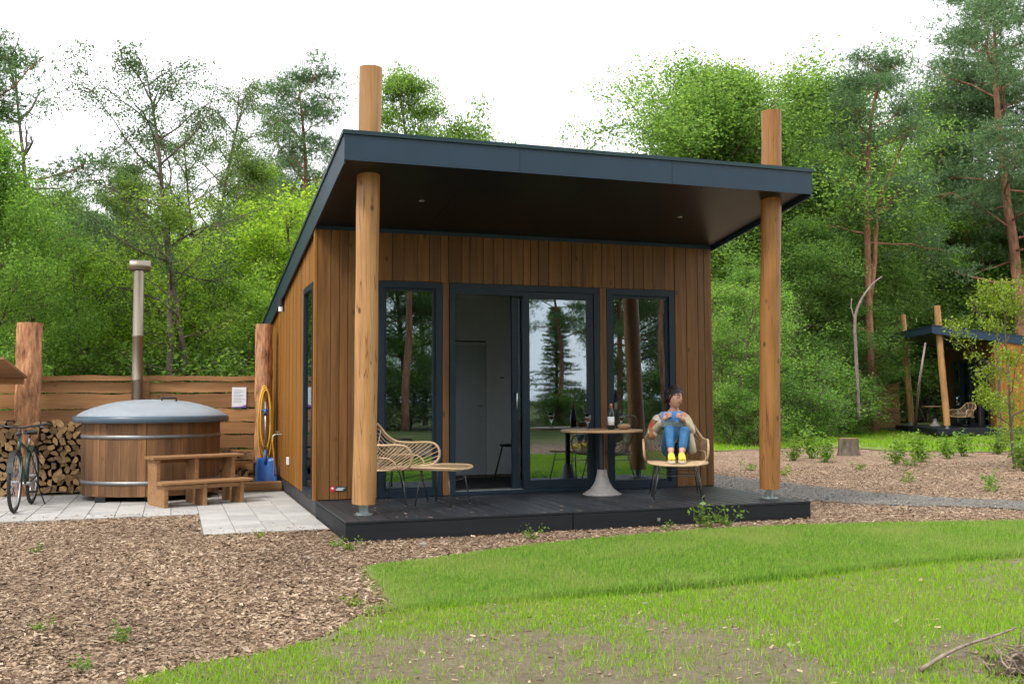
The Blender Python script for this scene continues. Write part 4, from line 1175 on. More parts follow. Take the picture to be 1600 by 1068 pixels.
# ================================================================== PERSON
def skinned(verts, edges, radii, sub=2):
    me = bpy.data.meshes.new('tmp'); me.from_pydata([tuple(v) for v in verts], edges, [])
    o = bpy.data.objects.new('tmp', me); COL.objects.link(o)
    mod = o.modifiers.new('skin', 'SKIN'); mod.use_smooth_shade = True; mod.branch_smoothing = .6
    if not me.skin_vertices: me.skin_vertices.new() if hasattr(me.skin_vertices, 'new') else None
    sv2 = me.skin_vertices[0].data
    for i, r_ in enumerate(radii):
        sv2[i].radius = r_ if hasattr(r_, '__len__') else (r_, r_)
        sv2[i].use_root = (i == 0)
    s2 = o.modifiers.new('sub', 'SUBSURF'); s2.levels = sub; s2.render_levels = sub
    dg = bpy.context.evaluated_depsgraph_get(); dg.update()
    ev = o.evaluated_get(dg); em = ev.to_mesh()
    V = [tuple(v.co) for v in em.vertices]; F = [tuple(p.vertices) for p in em.polygons]
    ev.to_mesh_clear(); bpy.data.objects.remove(o); bpy.data.meshes.remove(me)
    mb = MB(); mb.v = V; mb.f = F; return mb
M['skin'] = plain('skin', (.54, .29, .21), .5, 0, .06)
M['hair'] = plain('dark_brown_hair', (.010, .006, .005), .5, 0, .4, 60, .3)
M['denim'] = plain('blue_denim', (.028, .12, .26), .85, 0, .35, 12, .9)
M['knit'] = plain('cream_knit', (.52, .44, .31), .9, 0, .15, 22, .9)
M['shirt'] = plain('blue_top', (.05, .13, .30), .8)
M['shoe'] = plain('yellow_canvas', (.70, .56, .06), .75, 0, .1)
M['sole'] = plain('pale_rubber', (.60, .52, .36), .7)
M['lip'] = plain('lips', (.30, .10, .085), .5)
M['eyew'] = plain('eye_white', (.38, .35, .33), .3)
M['bookblue'] = None
def shawlmat():
    t = NT('patterned_shawl'); v = t.coords((1, 1, 1), rnd=False); n = t.n('ShaderNodeTexVoronoi'); n.inputs['Scale'].default_value = 16; t.l(v, n.inputs['Vector'])
    sx = t.n('ShaderNodeSeparateXYZ'); t.l(n.outputs['Color'], sx.inputs[0])
    r_ = t.n('ShaderNodeValToRGB'); r_.color_ramp.interpolation = 'CONSTANT'; e = r_.color_ramp.elements
    for p, c in ((.0, (.30, .12, .05)), (.3, (.60, .52, .45)), (.5, (.38, .16, .05)), (.7, (.10, .09, .05)), (.85, (.42, .05, .04))):
        q = e[0] if p == 0 else e.new(p); q.position = p; q.color = (*c, 1)
    t.l(sx.outputs[0], r_.inputs[0]); t.principled(r_.outputs[0], .9); return t.m
M['shawl'] = shawlmat()
def bookmat():
    t = NT('book_cover'); tc = t.n('ShaderNodeTexCoord'); sx = t.n('ShaderNodeSeparateXYZ'); t.l(tc.outputs['Generated'], sx.inputs[0])
    c1 = t.ramp(sx.outputs[2], [(.0, (.03, .05, .05)), (.30, (.04, .07, .06)), (.42, (.04, .16, .38)), (1.0, (.03, .20, .58))])
    n = t.noise(tc.outputs['Object'], 30, 4); c = t.mix(t.ramp(n, [(.55, (0,)*3), (.7, (.5,)*3)]), c1, (.30, .45, .60)); t.principled(c, .45); return t.m
M['bookblue'] = bookmat()

pe = thing('person', 'seated woman in jeans, cream cardigan and yellow shoes holding a blue book', 'person', (CX, CY, 0), A2)
HY = R(46)     # head turned to her left
joints = {'pelvis': (-.08, 0, .50), 'spine': (-.13, 0, .66), 'chest': (-.14, 0, .83), 'nb': (-.125, 0, .955), 'neck': (-.105, .005, 1.01), 'skull': (-.09, .012, 1.07),
          'shL': (-.13, .145, .915), 'elL': (-.01, .205, .715), 'wrL': (.20, .095, .865), 'shR': (-.13, -.145, .915), 'elR': (.0, -.235, .735), 'wrR': (.20, -.125, .875),
          'hiL': (-.05, .085, .485), 'knL': (.315, .105, .775), 'anL': (.455, .055, .495), 'hiR': (-.05, -.085, .485), 'knR': (.325, -.075, .79), 'anR': (.465, -.060, .495)}
nm = list(joints); ix = {n_: i for i, n_ in enumerate(nm)}
edges = [('pelvis', 'spine'), ('spine', 'chest'), ('chest', 'nb'), ('nb', 'neck'), ('neck', 'skull'), ('nb', 'shL'), ('shL', 'elL'), ('elL', 'wrL'), ('nb', 'shR'), ('shR', 'elR'), ('elR', 'wrR'),
         ('pelvis', 'hiL'), ('hiL', 'knL'), ('knL', 'anL'), ('pelvis', 'hiR'), ('hiR', 'knR'), ('knR', 'anR')]
rad = {'pelvis': (.11, .10), 'spine': (.10, .085), 'chest': (.12, .09), 'nb': .050, 'neck': .045, 'skull': .048, 'shL': .038, 'elL': .034, 'wrL': .026, 'shR': .038, 'elR': .038, 'wrR': .026,
       'hiL': .078, 'knL': .052, 'anL': .036, 'hiR': .078, 'knR': .052, 'anR': .036}
body = skinned([joints[n_] for n_ in nm], [(ix[a], ix[b]) for a, b in edges], [rad[n_] for n_ in nm])
# head: a shaped grid, then turned
def headpts(scale=1.0, grow=0.0):
    vs = []; n, m_ = 28, 22
    for j in range(m_+1):
        t = PI*j/m_
        for i in range(n):
            a = 2*PI*i/n
            x, y, z = math.sin(t)*math.cos(a), math.sin(t)*math.sin(a), -math.cos(t)
            w = 1.0-(.28*max(0, -z)**1.3)                       # narrower jaw
            X = x*(.098+grow)*(1 if x < 0 else .96)*(1-.10*max(0, -z)) ; Y = y*(.076+grow)*w; Z = z*(.118+grow)
            if x > 0:
                X += .017*math.exp(-((y/.16)**2+((z+.12)/.16)**2))*(1-.4*(z+.12))     # nose
                X += .010*math.exp(-((y/.32)**2+((z+.86)/.18)**2))*1.2                # chin
                X -= .009*math.exp(-(((abs(y)-.36)/.16)**2+((z-.08)/.13)**2))          # eye sockets
                X += .005*math.exp(-((y/.25)**2+((z+.46)/.10)**2))                     # lips
            vs.append((X, Y, Z))
    fs = [(j*n+i, j*n+(i+1) % n, (j+1)*n+(i+1) % n, (j+1)*n+i) for j in range(m_) for i in range(n)]
    return vs, fs
HM = Matrix.Translation((-.075, .012, 1.122)) @ Matrix.Scale(1.03, 4) @ Matrix.Rotation(HY, 4, 'Z') @ Matrix.Rotation(R(3), 4, 'Y')
hv, hf = headpts()
body.add([HM @ Vector(p) for p in hv], hf)
for s_ in (-1, 1):   # ears
    e = MB().ball((-.01, .078*s_, -.005), (.018, .009, .030), 8, 6); body.add([HM @ Vector(p) for p in e.v], e.f)
# hands: palm, four unequal curled fingers and a thumb from the palm's side
def hand(w, elbow, side):
    w = Vector(w); f_ = (w-Vector(elbow)).normalized(); up = Vector((0, 0, 1)); sid = f_.cross(up).normalized(); nrm = sid.cross(f_)
    palm = [w-f_*.01, w+f_*.03, w+f_*.07]
    body.tube(palm, [.024, .030, .028], 10)
    for q in range(4):
        o = (q-1.5)*.016; L = (.062, .07, .066, .052)[q]
        b0 = w+f_*.07+nrm*o
        cur = sid*side
        body.tube([b0-f_*.015, b0+f_*L*.4, b0+f_*L*.75+cur*.012, b0+f_*L*.95+cur*.032], [.0095, .009, .0085, .006], 7)
    t0 = w+f_*.03+nrm*.026
    body.tube([t0-nrm*.01, t0+nrm*.02+f_*.02, t0+nrm*.03+f_*.045+sid*side*.012], [.011, .0105, .007], 7)
hand(joints['wrL'], joints['elL'], 1); hand(joints['wrR'], joints['elR'], -1)
bd = body.build('body', M['skin'], pe, True)
# hair: cap with an open face, tied loosely behind
hp, hf2 = headpts(1, .014)
keep = []
for f in hf2:
    c = sum((Vector(hp[i]) for i in f), Vector())/len(f)
    face = c.x > -.004 and c.z < .070-.35*abs(c.y)
    low = c.z < -.05 and c.x > -.045
    if not face and not low: keep.append(f)
hm = MB().add(hp, keep)
for q in range(46):
    a = random.uniform(-1, 1)*1.35+PI; z0 = random.uniform(-.02, .10); p0 = Vector((.095*math.cos(a), .078*math.sin(a), z0)); p1 = p0*1.12+Vector((random.uniform(-.02, .01), 0, -.02)); p2 = p1+Vector((random.uniform(-.01, .015), random.uniform(-.02, .02), -.028))
    hm.tube([p0, p1, p2], [.016, .015, .004], 6)
hm.ball((-.09, 0, .06), (.055, .06, .055), 10, 8)
for q in range(34):
    a = random.uniform(0, 2*PI); t_ = random.uniform(.1, 1.0); p0 = Vector((-.01+.085*t_*math.cos(a), .07*t_*math.sin(a), .128*math.sqrt(max(0, 1-.8*t_*t_)))); d_ = Vector((-.03*math.sin(a)+.01, .04*math.cos(a), .004))
    hm.tube([p0-d_, p0+Vector((0, 0, .012)), p0+d_], [.006, .012, .004], 6)
for s_ in (-1, 1): hm.tube([(.055, .02*s_, .108), (.056, .056*s_, .078), (.020, .082*s_, .02), (-.005, .086*s_, -.03)], [.013, .013, .010, .004], 7)
hm.v = [tuple(HM @ Vector(p)) for p in hm.v]; hm.build('hair', M['hair'], pe, True)
fm = MB()
for s_ in (-1, 1): fm.ball((.085, .029*s_, .010), (.011, .015, .008), 8, 6)
fm.v = [tuple(HM @ Vector(p)) for p in fm.v]; fm.build('eyes', M['eyew'], pe, True)
fm = MB()
for s_ in (-1, 1): fm.ball((.0915, .029*s_, .010), (.006, .009, .0075), 8, 6); fm.tube([(.094, .012*s_, .034), (.092, .03*s_, .040), (.080, .046*s_, .034)], .004, 5)
fm.v = [tuple(HM @ Vector(p)) for p in fm.v]; fm.build('irises_and_brows', M['hair'], pe, True)
fm = MB().tube([(.088, -.024, -.044), (.097, -.010, -.053), (.099, 0, -.055), (.097, .010, -.053), (.088, .024, -.044)], [.004, .007, .0075, .007, .004], 6)
fm.v = [tuple(HM @ Vector(p)) for p in fm.v]; fm.build('mouth', M['lip'], pe, True)
# clothes
def garment(name, chain, edges_, mat, sub=2):
    k = list(chain); id_ = {n_: i for i, n_ in enumerate(k)}
    return skinned([chain[n_][0] for n_ in k], [(id_[a], id_[b]) for a, b in edges_], [chain[n_][1] for n_ in k], sub).build(name, mat, pe, True)
J = joints
mixp = lambda a, b, t: tuple(J[a][i]+(J[b][i]-J[a][i])*t for i in range(3))
garment('jeans', {'p': (J['pelvis'], (.135, .125)), 'w': ((-.11, 0, .60), (.125, .11)), 'hl': (J['hiL'], .090), 'ml': (mixp('hiL', 'knL', .5), .078), 'kl': (J['knL'], .061), 'cl': (mixp('knL', 'anL', .45), .055), 'al': (mixp('knL', 'anL', .85), .044),
                  'hr': (J['hiR'], .090), 'mr': (mixp('hiR', 'knR', .5), .078), 'kr': (J['knR'], .061), 'cr': (mixp('knR', 'anR', .45), .055), 'ar': (mixp('knR', 'anR', .85), .044)},
        [('p', 'w'), ('p', 'hl'), ('hl', 'ml'), ('ml', 'kl'), ('kl', 'cl'), ('cl', 'al'), ('p', 'hr'), ('hr', 'mr'), ('mr', 'kr'), ('kr', 'cr'), ('cr', 'ar')], M['denim'])
garment('top', {'a': ((-.10, 0, .58), (.125, .105)), 'b': ((-.125, 0, .74), (.125, .10)), 'c': ((-.13, 0, .88), (.115, .085)), 'd': ((-.112, 0, .985), .062)}, [('a', 'b'), ('b', 'c'), ('c', 'd')], M['shirt'])
garment('cardigan', {'c': ((-.15, .02, .86), (.13, .085)), 'b': ((-.155, .03, .70), (.145, .10)), 'a': ((-.14, .04, .52), (.15, .11)), 'n': ((-.145, .0, .94), (.095, .085)), 'sl': ((-.135, .145, .90), .062), 'el': (J['elL'], .050), 'ml': (mixp('elL', 'wrL', .5), .043), 'wl': (mixp('elL', 'wrL', .92), .036),
                     'sr': ((-.135, -.145, .90), .060), 'er': (J['elR'], .052), 'wr': (mixp('elR', 'wrR', .92), .040)},
        [('c', 'b'), ('b', 'a'), ('c', 'n'), ('n', 'sl'), ('sl', 'el'), ('el', 'ml'), ('ml', 'wl'), ('n', 'sr'), ('sr', 'er'), ('er', 'wr')], M['knit'])
garment('cardigan_front', {'a': ((-.06, .115, .90), (.04, .05)), 'b': ((.0, .15, .76), (.05, .06)), 'c': ((.03, .185, .60), (.05, .06)), 'd': ((.05, .21, .47), (.045, .05))}, [('a', 'b'), ('b', 'c'), ('c', 'd')], M['knit'])
MB().ball((.062, .16, .74), (.010, .014, .014), 8, 6).build('button', M['hair'], pe, True)
garment('shawl', {'a': ((-.12, -.155, .92), (.072, .075)), 'b': ((-.05, -.22, .83), (.075, .08)), 'c': ((.01, -.268, .745), (.075, .08)), 'd': ((.08, -.245, .755), (.065, .07)), 'e': ((.0, -.27, .62), (.05, .06))}, [('a', 'b'), ('b', 'c'), ('c', 'd'), ('c', 'e')], M['shawl'])
for s_, an in ((1, 'anL'), (-1, 'anR')):
    x, y, z = J[an]; sh = MB()
    prof = [(-.055, .030, .040, .085), (-.02, .038, .04, .10), (.03, .040, .038, .095), (.08, .042, .030, .065), (.125, .040, .026, .05), (.155, .030, .022, .042), (.168, .012, .016, .03)]
    vs = []; n = 14; zb = .425
    for (dx, wy, _, hz_) in prof:
        for k in range(n):
            a = 2*PI*k/n; vs.append((x+dx-.01, y+wy*math.sin(a), zb+hz_/2+hz_/2*math.cos(a)*-1 if True else 0))
    fs = [(j*n+k, j*n+(k+1) % n, (j+1)*n+(k+1) % n, (j+1)*n+k) for j in range(len(prof)-1) for k in range(n)]+[tuple(range(n)), tuple((len(prof)-1)*n+k for k in range(n-1, -1, -1))]
    o = sh.add(vs, fs).build('shoe', M['shoe'], pe, True)
    so_ = MB(); out = [(x+dx-.01, y+wy*1.06, 0) for dx, wy, _, _ in prof]+[(x+dx-.01, y-wy*1.06, 0) for dx, wy, _, _ in prof[::-1]]
    k = len(out); so_.add([(a, b, .408) for a, b, _ in out]+[(a, b, .434) for a, b, _ in out], [tuple(range(k)), tuple(range(2*k-1, k-1, -1))]+[(i, k+i, k+(i+1) % k, (i+1) % k) for i in range(k)])
    so_.build('sole', M['sole'], o)
bkk = thing('book', 'open blue covered book held up by the seated woman', 'book', (CX, CY, 0), A2)
for s_ in (-1, 1):
    m = MB(); a = Matrix.Translation((.262, -.035, .80)) @ Matrix.Rotation(R(-14), 4, 'Y') @ Matrix.Rotation(R(12)*s_, 4, 'Z')
    m.box((-.004, 0 if s_ > 0 else -.125, 0), (0, .125 if s_ > 0 else 0, .175)); m.v = [tuple(a @ Vector(p)) for p in m.v]
    m.build('cover', M['bookblue'], bkk)
    m = MB().box((-.012, .001 if s_ > 0 else -.121, .004), (-.0045, .121 if s_ > 0 else -.001, .171)); m.v = [tuple(a @ Vector(p)) for p in m.v]
    m.build('pages', M['paper'], bkk)

# ================================================================== TREES
def leaf_cloud(C_, L, Wd, rng, up=.35, droop=0.0):
    """diamond leaves around points C_ (n,3)"""
    n = len(C_)
    d = rng.normal(size=(n, 3)); d[:, 2] = d[:, 2]*.6-droop; d /= np.linalg.norm(d, axis=1)[:, None]
    nr = rng.normal(size=(n, 3)); nr[:, 2] += up*2.5; nr -= d*np.sum(nr*d, 1)[:, None]; nr /= np.linalg.norm(nr, axis=1)[:, None]+1e-9
    w = np.cross(d, nr)
    s_ = (.45+1.05*rng.random(n))[:, None]
    V = np.empty((n, 4, 3), np.float32)
    V[:, 0] = C_-d*L*.5*s_; V[:, 1] = C_+w*Wd*.5*s_+d*L*.05*s_; V[:, 2] = C_+d*L*.5*s_; V[:, 3] = C_-w*Wd*.5*s_+d*L*.05*s_
    return V.reshape(-1, 3), np.arange(4*n).reshape(-1, 4)
def bent(p, d, L, rng, n=6, wob=.12, rise=0.0):
    pts = [np.array(p, float)]; d = np.array(d, float)
    for i in range(n):
        d = d+rng.normal(size=3)*wob+np.array([0, 0, rise]); d /= np.linalg.norm(d); pts.append(pts[-1]+d*L/n)
    return pts
def taper(r0, r1, n): return [r0+(r1-r0)*i/n for i in range(n+1)]
def broad(seed, H, cr, cb, nl, leafL, limbs=16, sub=5, clump=.5, trunk_r=.14, birch=False, lean=0.0, open_=1.0, shape=1.0, multi=1, frac=.45, flat=.55):
    rng = np.random.default_rng(seed); tb = MB(); P = []
    for q in range(multi):
        a0 = 2*PI*q/multi+rng.random(); sp = (.22 if multi > 1 else 0)
        tr = bent((0, 0, -.1), (lean+sp*math.cos(a0), sp*math.sin(a0), 1), H*.95, rng, 12, .05, .02)
        tb.tube(tr, [trunk_r*(1-i/12)**.8+.012 for i in range(13)], 8)
        trA = np.array(tr)
        for k in range(limbs):
            t = cb+(1-cb)*((k+rng.random())/limbs)*.97
            f_ = t*12; i = min(11, int(f_)); p = trA[i]+(trA[i+1]-trA[i])*(f_-i)
            a = k*2.4+rng.random()*.6
            u = (t-cb)/(1-cb)
            prof = (math.sin(PI*min(1, u*.86+.16))**.65)*shape+(1-shape)*(1-u)
            Lb = cr*prof*rng.uniform(.75, 1.15)+.25
            el = .25+.75*u
            d0 = (math.cos(a)*math.cos(el), math.sin(a)*math.cos(el), math.sin(el))
            br = bent(p, d0, Lb, rng, 6, .13, .02 if not birch else -.05)
            tb.tube(br, taper(trunk_r*.38*(1-t*.6)+.008, .006, 6), 5, caps=False)
            for s_ in range(sub):
                j = rng.integers(2, 7); p1 = br[j]
                dd = np.array(d0)+rng.normal(size=3)*.8; dd /= np.linalg.norm(dd)
                b2 = bent(p1, dd, Lb*rng.uniform(.25, .5)+.2, rng, 3, .2, -.12 if birch else .0)
                tb.tube(b2, taper(.012, .004, 3), 4, caps=False)
                for qd in b2[1:]: P.append(qd)
            P.append(br[-1]); P.append(br[4])
    P = np.array(P); rng.shuffle(P); P = P[:max(20, int(len(P)*frac))]
    wts = rng.random(len(P))**1.2+.2; wts /= wts.sum()
    idx = rng.choice(len(P), nl, p=wts)
    off = rng.normal(size=(nl, 3)); off /= np.linalg.norm(off, axis=1)[:, None]+1e-9; off *= clump*1.75*np.array([1, 1, flat])*open_
    if birch: off[:, 2] -= np.abs(rng.normal(size=nl))*.35
    V, F = leaf_cloud(P[idx]+off*rng.random(nl)[:, None]**.5, leafL, leafL*.62, rng, .75, .5 if birch else .1)
    V[:, 2] = np.maximum(V[:, 2], .03)
    return tb, raw_mesh('crown', V, F)
def tufts(P, D, n, L, wd, rng):
    """needle fans at points P pointing along D"""
    m = len(P); C_ = np.repeat(P, n, 0); d = np.repeat(D, n, 0)*.8+rng.normal(size=(m*n, 3))*.75; d /= np.linalg.norm(d, axis=1)[:, None]
    w = np.cross(d, rng.normal(size=(m*n, 3))); w /= np.linalg.norm(w, axis=1)[:, None]+1e-9
    s_ = (.6+.6*rng.random(m*n))[:, None]
    V = np.empty((m*n, 3, 3), np.float32); V[:, 0] = C_-w*wd*.5+d*.02; V[:, 1] = C_+w*wd*.5+d*.02; V[:, 2] = C_+d*L*s_
    return V.reshape(-1, 3), np.arange(3*m*n).reshape(-1, 3)
def pine(seed, H, cr, cb, nlimb=22, pads=7, npad=60, fork=False, drop=.0):
    rng = np.random.default_rng(seed); tb = MB(); P, D = [], []
    tr = bent((0, 0, -.1), (0.02, 0, 1), H*.97, rng, 14, .045, .02); A = np.array(tr)
    tb.tube(tr, [.19*(1-i/14)**.75+.015 for i in range(15)], 9)
    if fork:
        b = bent(A[5], (.35, .1, 1), H*.5, rng, 8, .10, .05); tb.tube(b, taper(.13, .02, 8), 8)
        b3 = bent(A[4], (-.8, .1, .2), H*.16, rng, 5, .12, .0); tb.tube(b3, taper(.06, .02, 5), 6)
    for k in range(nlimb):
        t = cb+(1-cb)*((k+rng.random())/nlimb); f_ = min(13.99, t*14); i = int(f_); p = A[i]+(A[i+1]-A[i])*(f_-i)
        a = k*2.4+rng.random(); u = (t-cb)/(1-cb); Lb = cr*(1-u**1.6*.75)*rng.uniform(.55, 1.15); el = -.05+.75*u-drop
        d0 = np.array((math.cos(a)*math.cos(el), math.sin(a)*math.cos(el), math.sin(el)))
        br = bent(p, d0, Lb, rng, 7, .16, .05); tb.tube(br, taper(.055*(1-u*.6), .010, 7), 6, caps=False)
        for s_ in range(pads):
            j = rng.integers(3, 8); dd = d0+rng.normal(size=3)*np.array([.8, .8, .35]); dd /= np.linalg.norm(dd)
            b2 = bent(br[j], dd, rng.uniform(.35, .9)*min(1, Lb), rng, 3, .2, .08); tb.tube(b2, taper(.012, .005, 3), 4, caps=False)
            c = b2[-1]; q = c+rng.normal(size=(npad, 3))*np.array([.30, .30, .11]); dv = q-c; dv[:, 2] += .10; dv /= np.linalg.norm(dv, axis=1)[:, None]+1e-9
            P.append(q); D.append(dv)
    V, F = tufts(np.concatenate(P), np.concatenate(D), 5, .17, .028, rng)
    return tb, raw_mesh('crown', V, F)
def spruce(seed, H, cr, nl=1):
    rng = np.random.default_rng(seed); tb = MB(); P, D = [], []
    tb.tube([(0, 0, -.1), (0.05, 0, H*.5), (0, 0, H)], [.14, .08, .01], 8)
    for k in range(120):
        t = .08+.91*(k+rng.random())/120; z = t*H; a = k*2.4+rng.random(); Lb = cr*(1-t)**.85*rng.uniform(.6, 1.15)+.12; el = .25-.35*(1-t)
        d0 = np.array((math.cos(a)*math.cos(el), math.sin(a)*math.cos(el), math.sin(el))); br = bent((0, 0, z), d0, Lb, rng, 5, .08, -.02)
        tb.tube(br, taper(.02, .005, 5), 4, caps=False)
        for j in range(1, 6):
            m_ = 26; q = br[j]+rng.normal(size=(m_, 3))*np.array([.14, .14, .07])+np.array([0, 0, -.05]); P.append(q); dv = np.tile(d0, (m_, 1))*.6+rng.normal(size=(m_, 3))*.5; dv[:, 2] -= .25; D.append(dv/np.linalg.norm(dv, axis=1)[:, None])
    V, F = tufts(np.concatenate(P), np.concatenate(D), 3, .15, .035, rng)
    return tb, raw_mesh('crown', V, F)
def deadtree(seed, H):
    rng = np.random.default_rng(seed); tb = MB(); tr = bent((0, 0, -.1), (.0, 0, 1), H, rng, 12, .035, .12); A = np.array(tr)
    tb.tube(tr, taper(.11, .02, 12), 8)
    for k in range(13):
        t = .5+.48*k/13; i = min(11, int(t*12)); a = k*2.4; el = rng.uniform(.1, 1.0)
        br = bent(A[i], (math.cos(a)*math.cos(el), math.sin(a)*math.cos(el), math.sin(el)), rng.uniform(.9, 2.3), rng, 7, .22, .05); tb.tube(br, taper(.04, .008, 7), 5, caps=False)
        for s_ in range(3):
            b2 = bent(br[rng.integers(2, 7)], rng.normal(size=3)+np.array([0, 0, .5]), rng.uniform(.3, .8), rng, 4, .25); tb.tube(b2, taper(.014, .004, 4), 4, caps=False)
    return tb
def proto(tbme, crown, bark, leafm):
    tme = tbme.mesh('trunk', True); tme.materials.append(M[bark])
    if crown is not None: crown.materials.append(M[leafm])
    return tme, crown
PR = {}
def reg(key, H, pair, bark, leafm):
    z = max(p[2] for p in pair[0].v)
    if pair[1] is not None:
        co = np.empty(len(pair[1].vertices)*3, np.float32); pair[1].vertices.foreach_get('co', co); z = float(np.percentile(co[2::3], 99.6))
    PR[key] = (z, *proto(pair[0], pair[1], bark, leafm))
reg('oak', 12, broad(1, 12, 3.6, .22, 130000, .085, 34, 10, .44, .2, frac=.9, flat=.85), 'bark', 'leaf')
reg('oak2', 11, broad(2, 11, 3.0, .15, 95000, .088, 28, 10, .42, .16, frac=.65, flat=.7), 'bark', 'leaf')
reg('ash', 13, broad(3, 13, 2.6, .30, 55000, .088, 26, 9, .36, .15), 'bark', 'leaf')
reg('young', 7, broad(4, 7, 1.9, .14, 24000, .08, 20, 7, .30, .07), 'bark', 'leaf')
reg('young2', 6.5, broad(5, 6.5, 1.7, .12, 20000, .078, 15, 7, .28, .055, multi=2), 'bark', 'leaf')
reg('slim', 9, broad(15, 9, 1.9, .48, 7000, .10, 13, 6, .36, .10, lean=.10), 'bark', 'leaf')
reg('birch', 13, broad(6, 13, 2.5, .38, 26000, .062, 22, 9, .24, .11, birch=True), 'barkbirch', 'leafbirch')
reg('pine', 14, pine(7, 14, 3.0, .50), 'barkpine', 'needle')
reg('pinefork', 14, pine(8, 14, 2.6, .52, 20, 7, 55, True), 'barkpine', 'needle')
reg('pinewide', 14, pine(9, 14, 4.2, .30, 30, 9, 60, False, .1), 'barkpine', 'needle')
reg('spruce', 11, spruce(10, 11, 1.9), 'bark', 'needle')
reg('bush', 2.4, broad(11, 2.4, 1.15, .08, 11000, .075, 14, 5, .22, .035, multi=3), 'bark', 'leaf')
reg('bush2', 2.0, broad(12, 2.0, 1.3, .06, 10000, .08, 12, 5, .25, .03, multi=4), 'bark', 'leaf')
reg('sapling', 5, broad(13, 5, 1.9, .22, 9500, .085, 15, 6, .24, .05), 'bark', 'leafweed')
reg('dead', 10, (deadtree(14, 10), None), 'barkdead', 'leaf')
HZ = lambda px: 626.0-.0049*px
def tree(key, px, ytop, d, name, label, tint=(1, 1, 1), wide=1.0, rz=None, group='trees around the cabins', H=None, xy=None, sink=0.0):
    h0, tme, cme = PR[key]
    if xy is None:
        p = dep(px, HZ(px), d); xy = (p[0], p[1])
    if H is None: H = 1.31+(HZ(px)-ytop)*d/FPX
    s_ = H/h0
    z0 = float(ground_z(np.array([xy[0]]), np.array([xy[1]]))[0])
    t = thing(name, label, 'shrub' if 'shrub' in name else 'tree', (xy[0], xy[1], z0-.02-sink), random.uniform(0, 2*PI) if rz is None else rz, group)
    t.scale = (s_*wide, s_*wide, s_)
    put('trunk', tme, None, t)
    if cme is not None:
        c = put('crown', cme, None, t); c.color = (*tint, 1)
    return t
LG = (1.65, 1.65, 1.05); DG = (1.05, 1.15, 1.0); YG = (1.95, 1.85, 1.0); BG = (1.2, 1.3, 1.2); MG = (1.35, 1.4, 1.05)
# ---- left side
tree('oak2', -5, 185, 16, 'broadleaf_tree', 'dense bright green broadleaf tree at the left edge', (1.2, 1.35, .95), .85, rz=2.0)
tree('dead', 68, 80, 24, 'bare_tree', 'bare leafless tree rising above the left trees', wide=1.0, rz=1.0)
tree('pinewide', -160, -190, 21, 'pine_tree', 'tall tree whose branches hang into the upper left corner', (1.1, 1.2, 1), 1.15)
tree('birch', 262, 25, 17.2, 'birch_tree', 'slender tall birch with thin airy crown left of the cabin', (.8, .85, 1.0), 1.0, rz=2.0)
tree('birch', 345, 235, 24, 'birch_tree', 'smaller birch right of the slender tall birch', (1.05, 1.1, .9), 1.0, rz=4.4)
tree('spruce', 195, 258, 33, 'spruce_tree', 'dark conical spruce left of the slender birch', (.95, .95, 1.0), 1.3)
tree('spruce', 135, 330, 36, 'spruce_tree', 'short spruce left of the taller conical spruce', (.8, .9, 1.0), 1.4)
tree('pine', 480, 108, 35, 'pine_tree', 'pine with reddish crooked branches left of the pale log post', (1.0, 1.1, 1.0), .95, rz=.6)
tree('pine', 412, 225, 40, 'pine_tree', 'low pine behind the roof edge left of the reddish pine', (1, 1, 1), 1.0, rz=2.6)
tree('ash', 668, 118, 36, 'broadleaf_tree', 'bright green crown above the roof right of the pale log post', (1.15, 1.2, .95), .85, rz=.3)
tree('young', 735, 165, 38, 'broadleaf_tree', 'small green crown end above the roof', (1.1, 1.15, .95), .7, rz=1.3)
tree('slim', 86, 300, 17.4, 'slim_tree', 'slim tree with dark trunk right of the left bark post', (1.1, 1.15, .85), 1.0, rz=3.0)
tree('slim', 318, 300, 17.8, 'slim_tree', 'slim leaning dark trunked tree right of the hot tub flue', (1.25, 1.2, .85), 1.0, rz=3.3)
tree('ash', 395, 245, 27, 'broadleaf_tree', 'airy light green tree beside the roof edge left of the low pine', (1.4, 1.35, 1), .8, rz=1.1)
tree('ash', 455, 290, 30, 'broadleaf_tree', 'airy green tree right beside the cabin roof edge', (1.5, 1.5, 1.0), .9, rz=3.1)
tree('ash', 60, 285, 29, 'broadleaf_tree', 'airy green tree below the bare tree', (1.4, 1.4, 1.0), .9, rz=4.1)
tree('ash', 165, 270, 26, 'broadleaf_tree', 'airy light green tree left of the slender tall birch', (1.3, 1.25, 1), .8, rz=2.1)
tree('birch', 310, 150, 27, 'birch_tree', 'thin birch close behind the slender tall birch', (1.0, 1.05, 1.0), .85, rz=5.4)
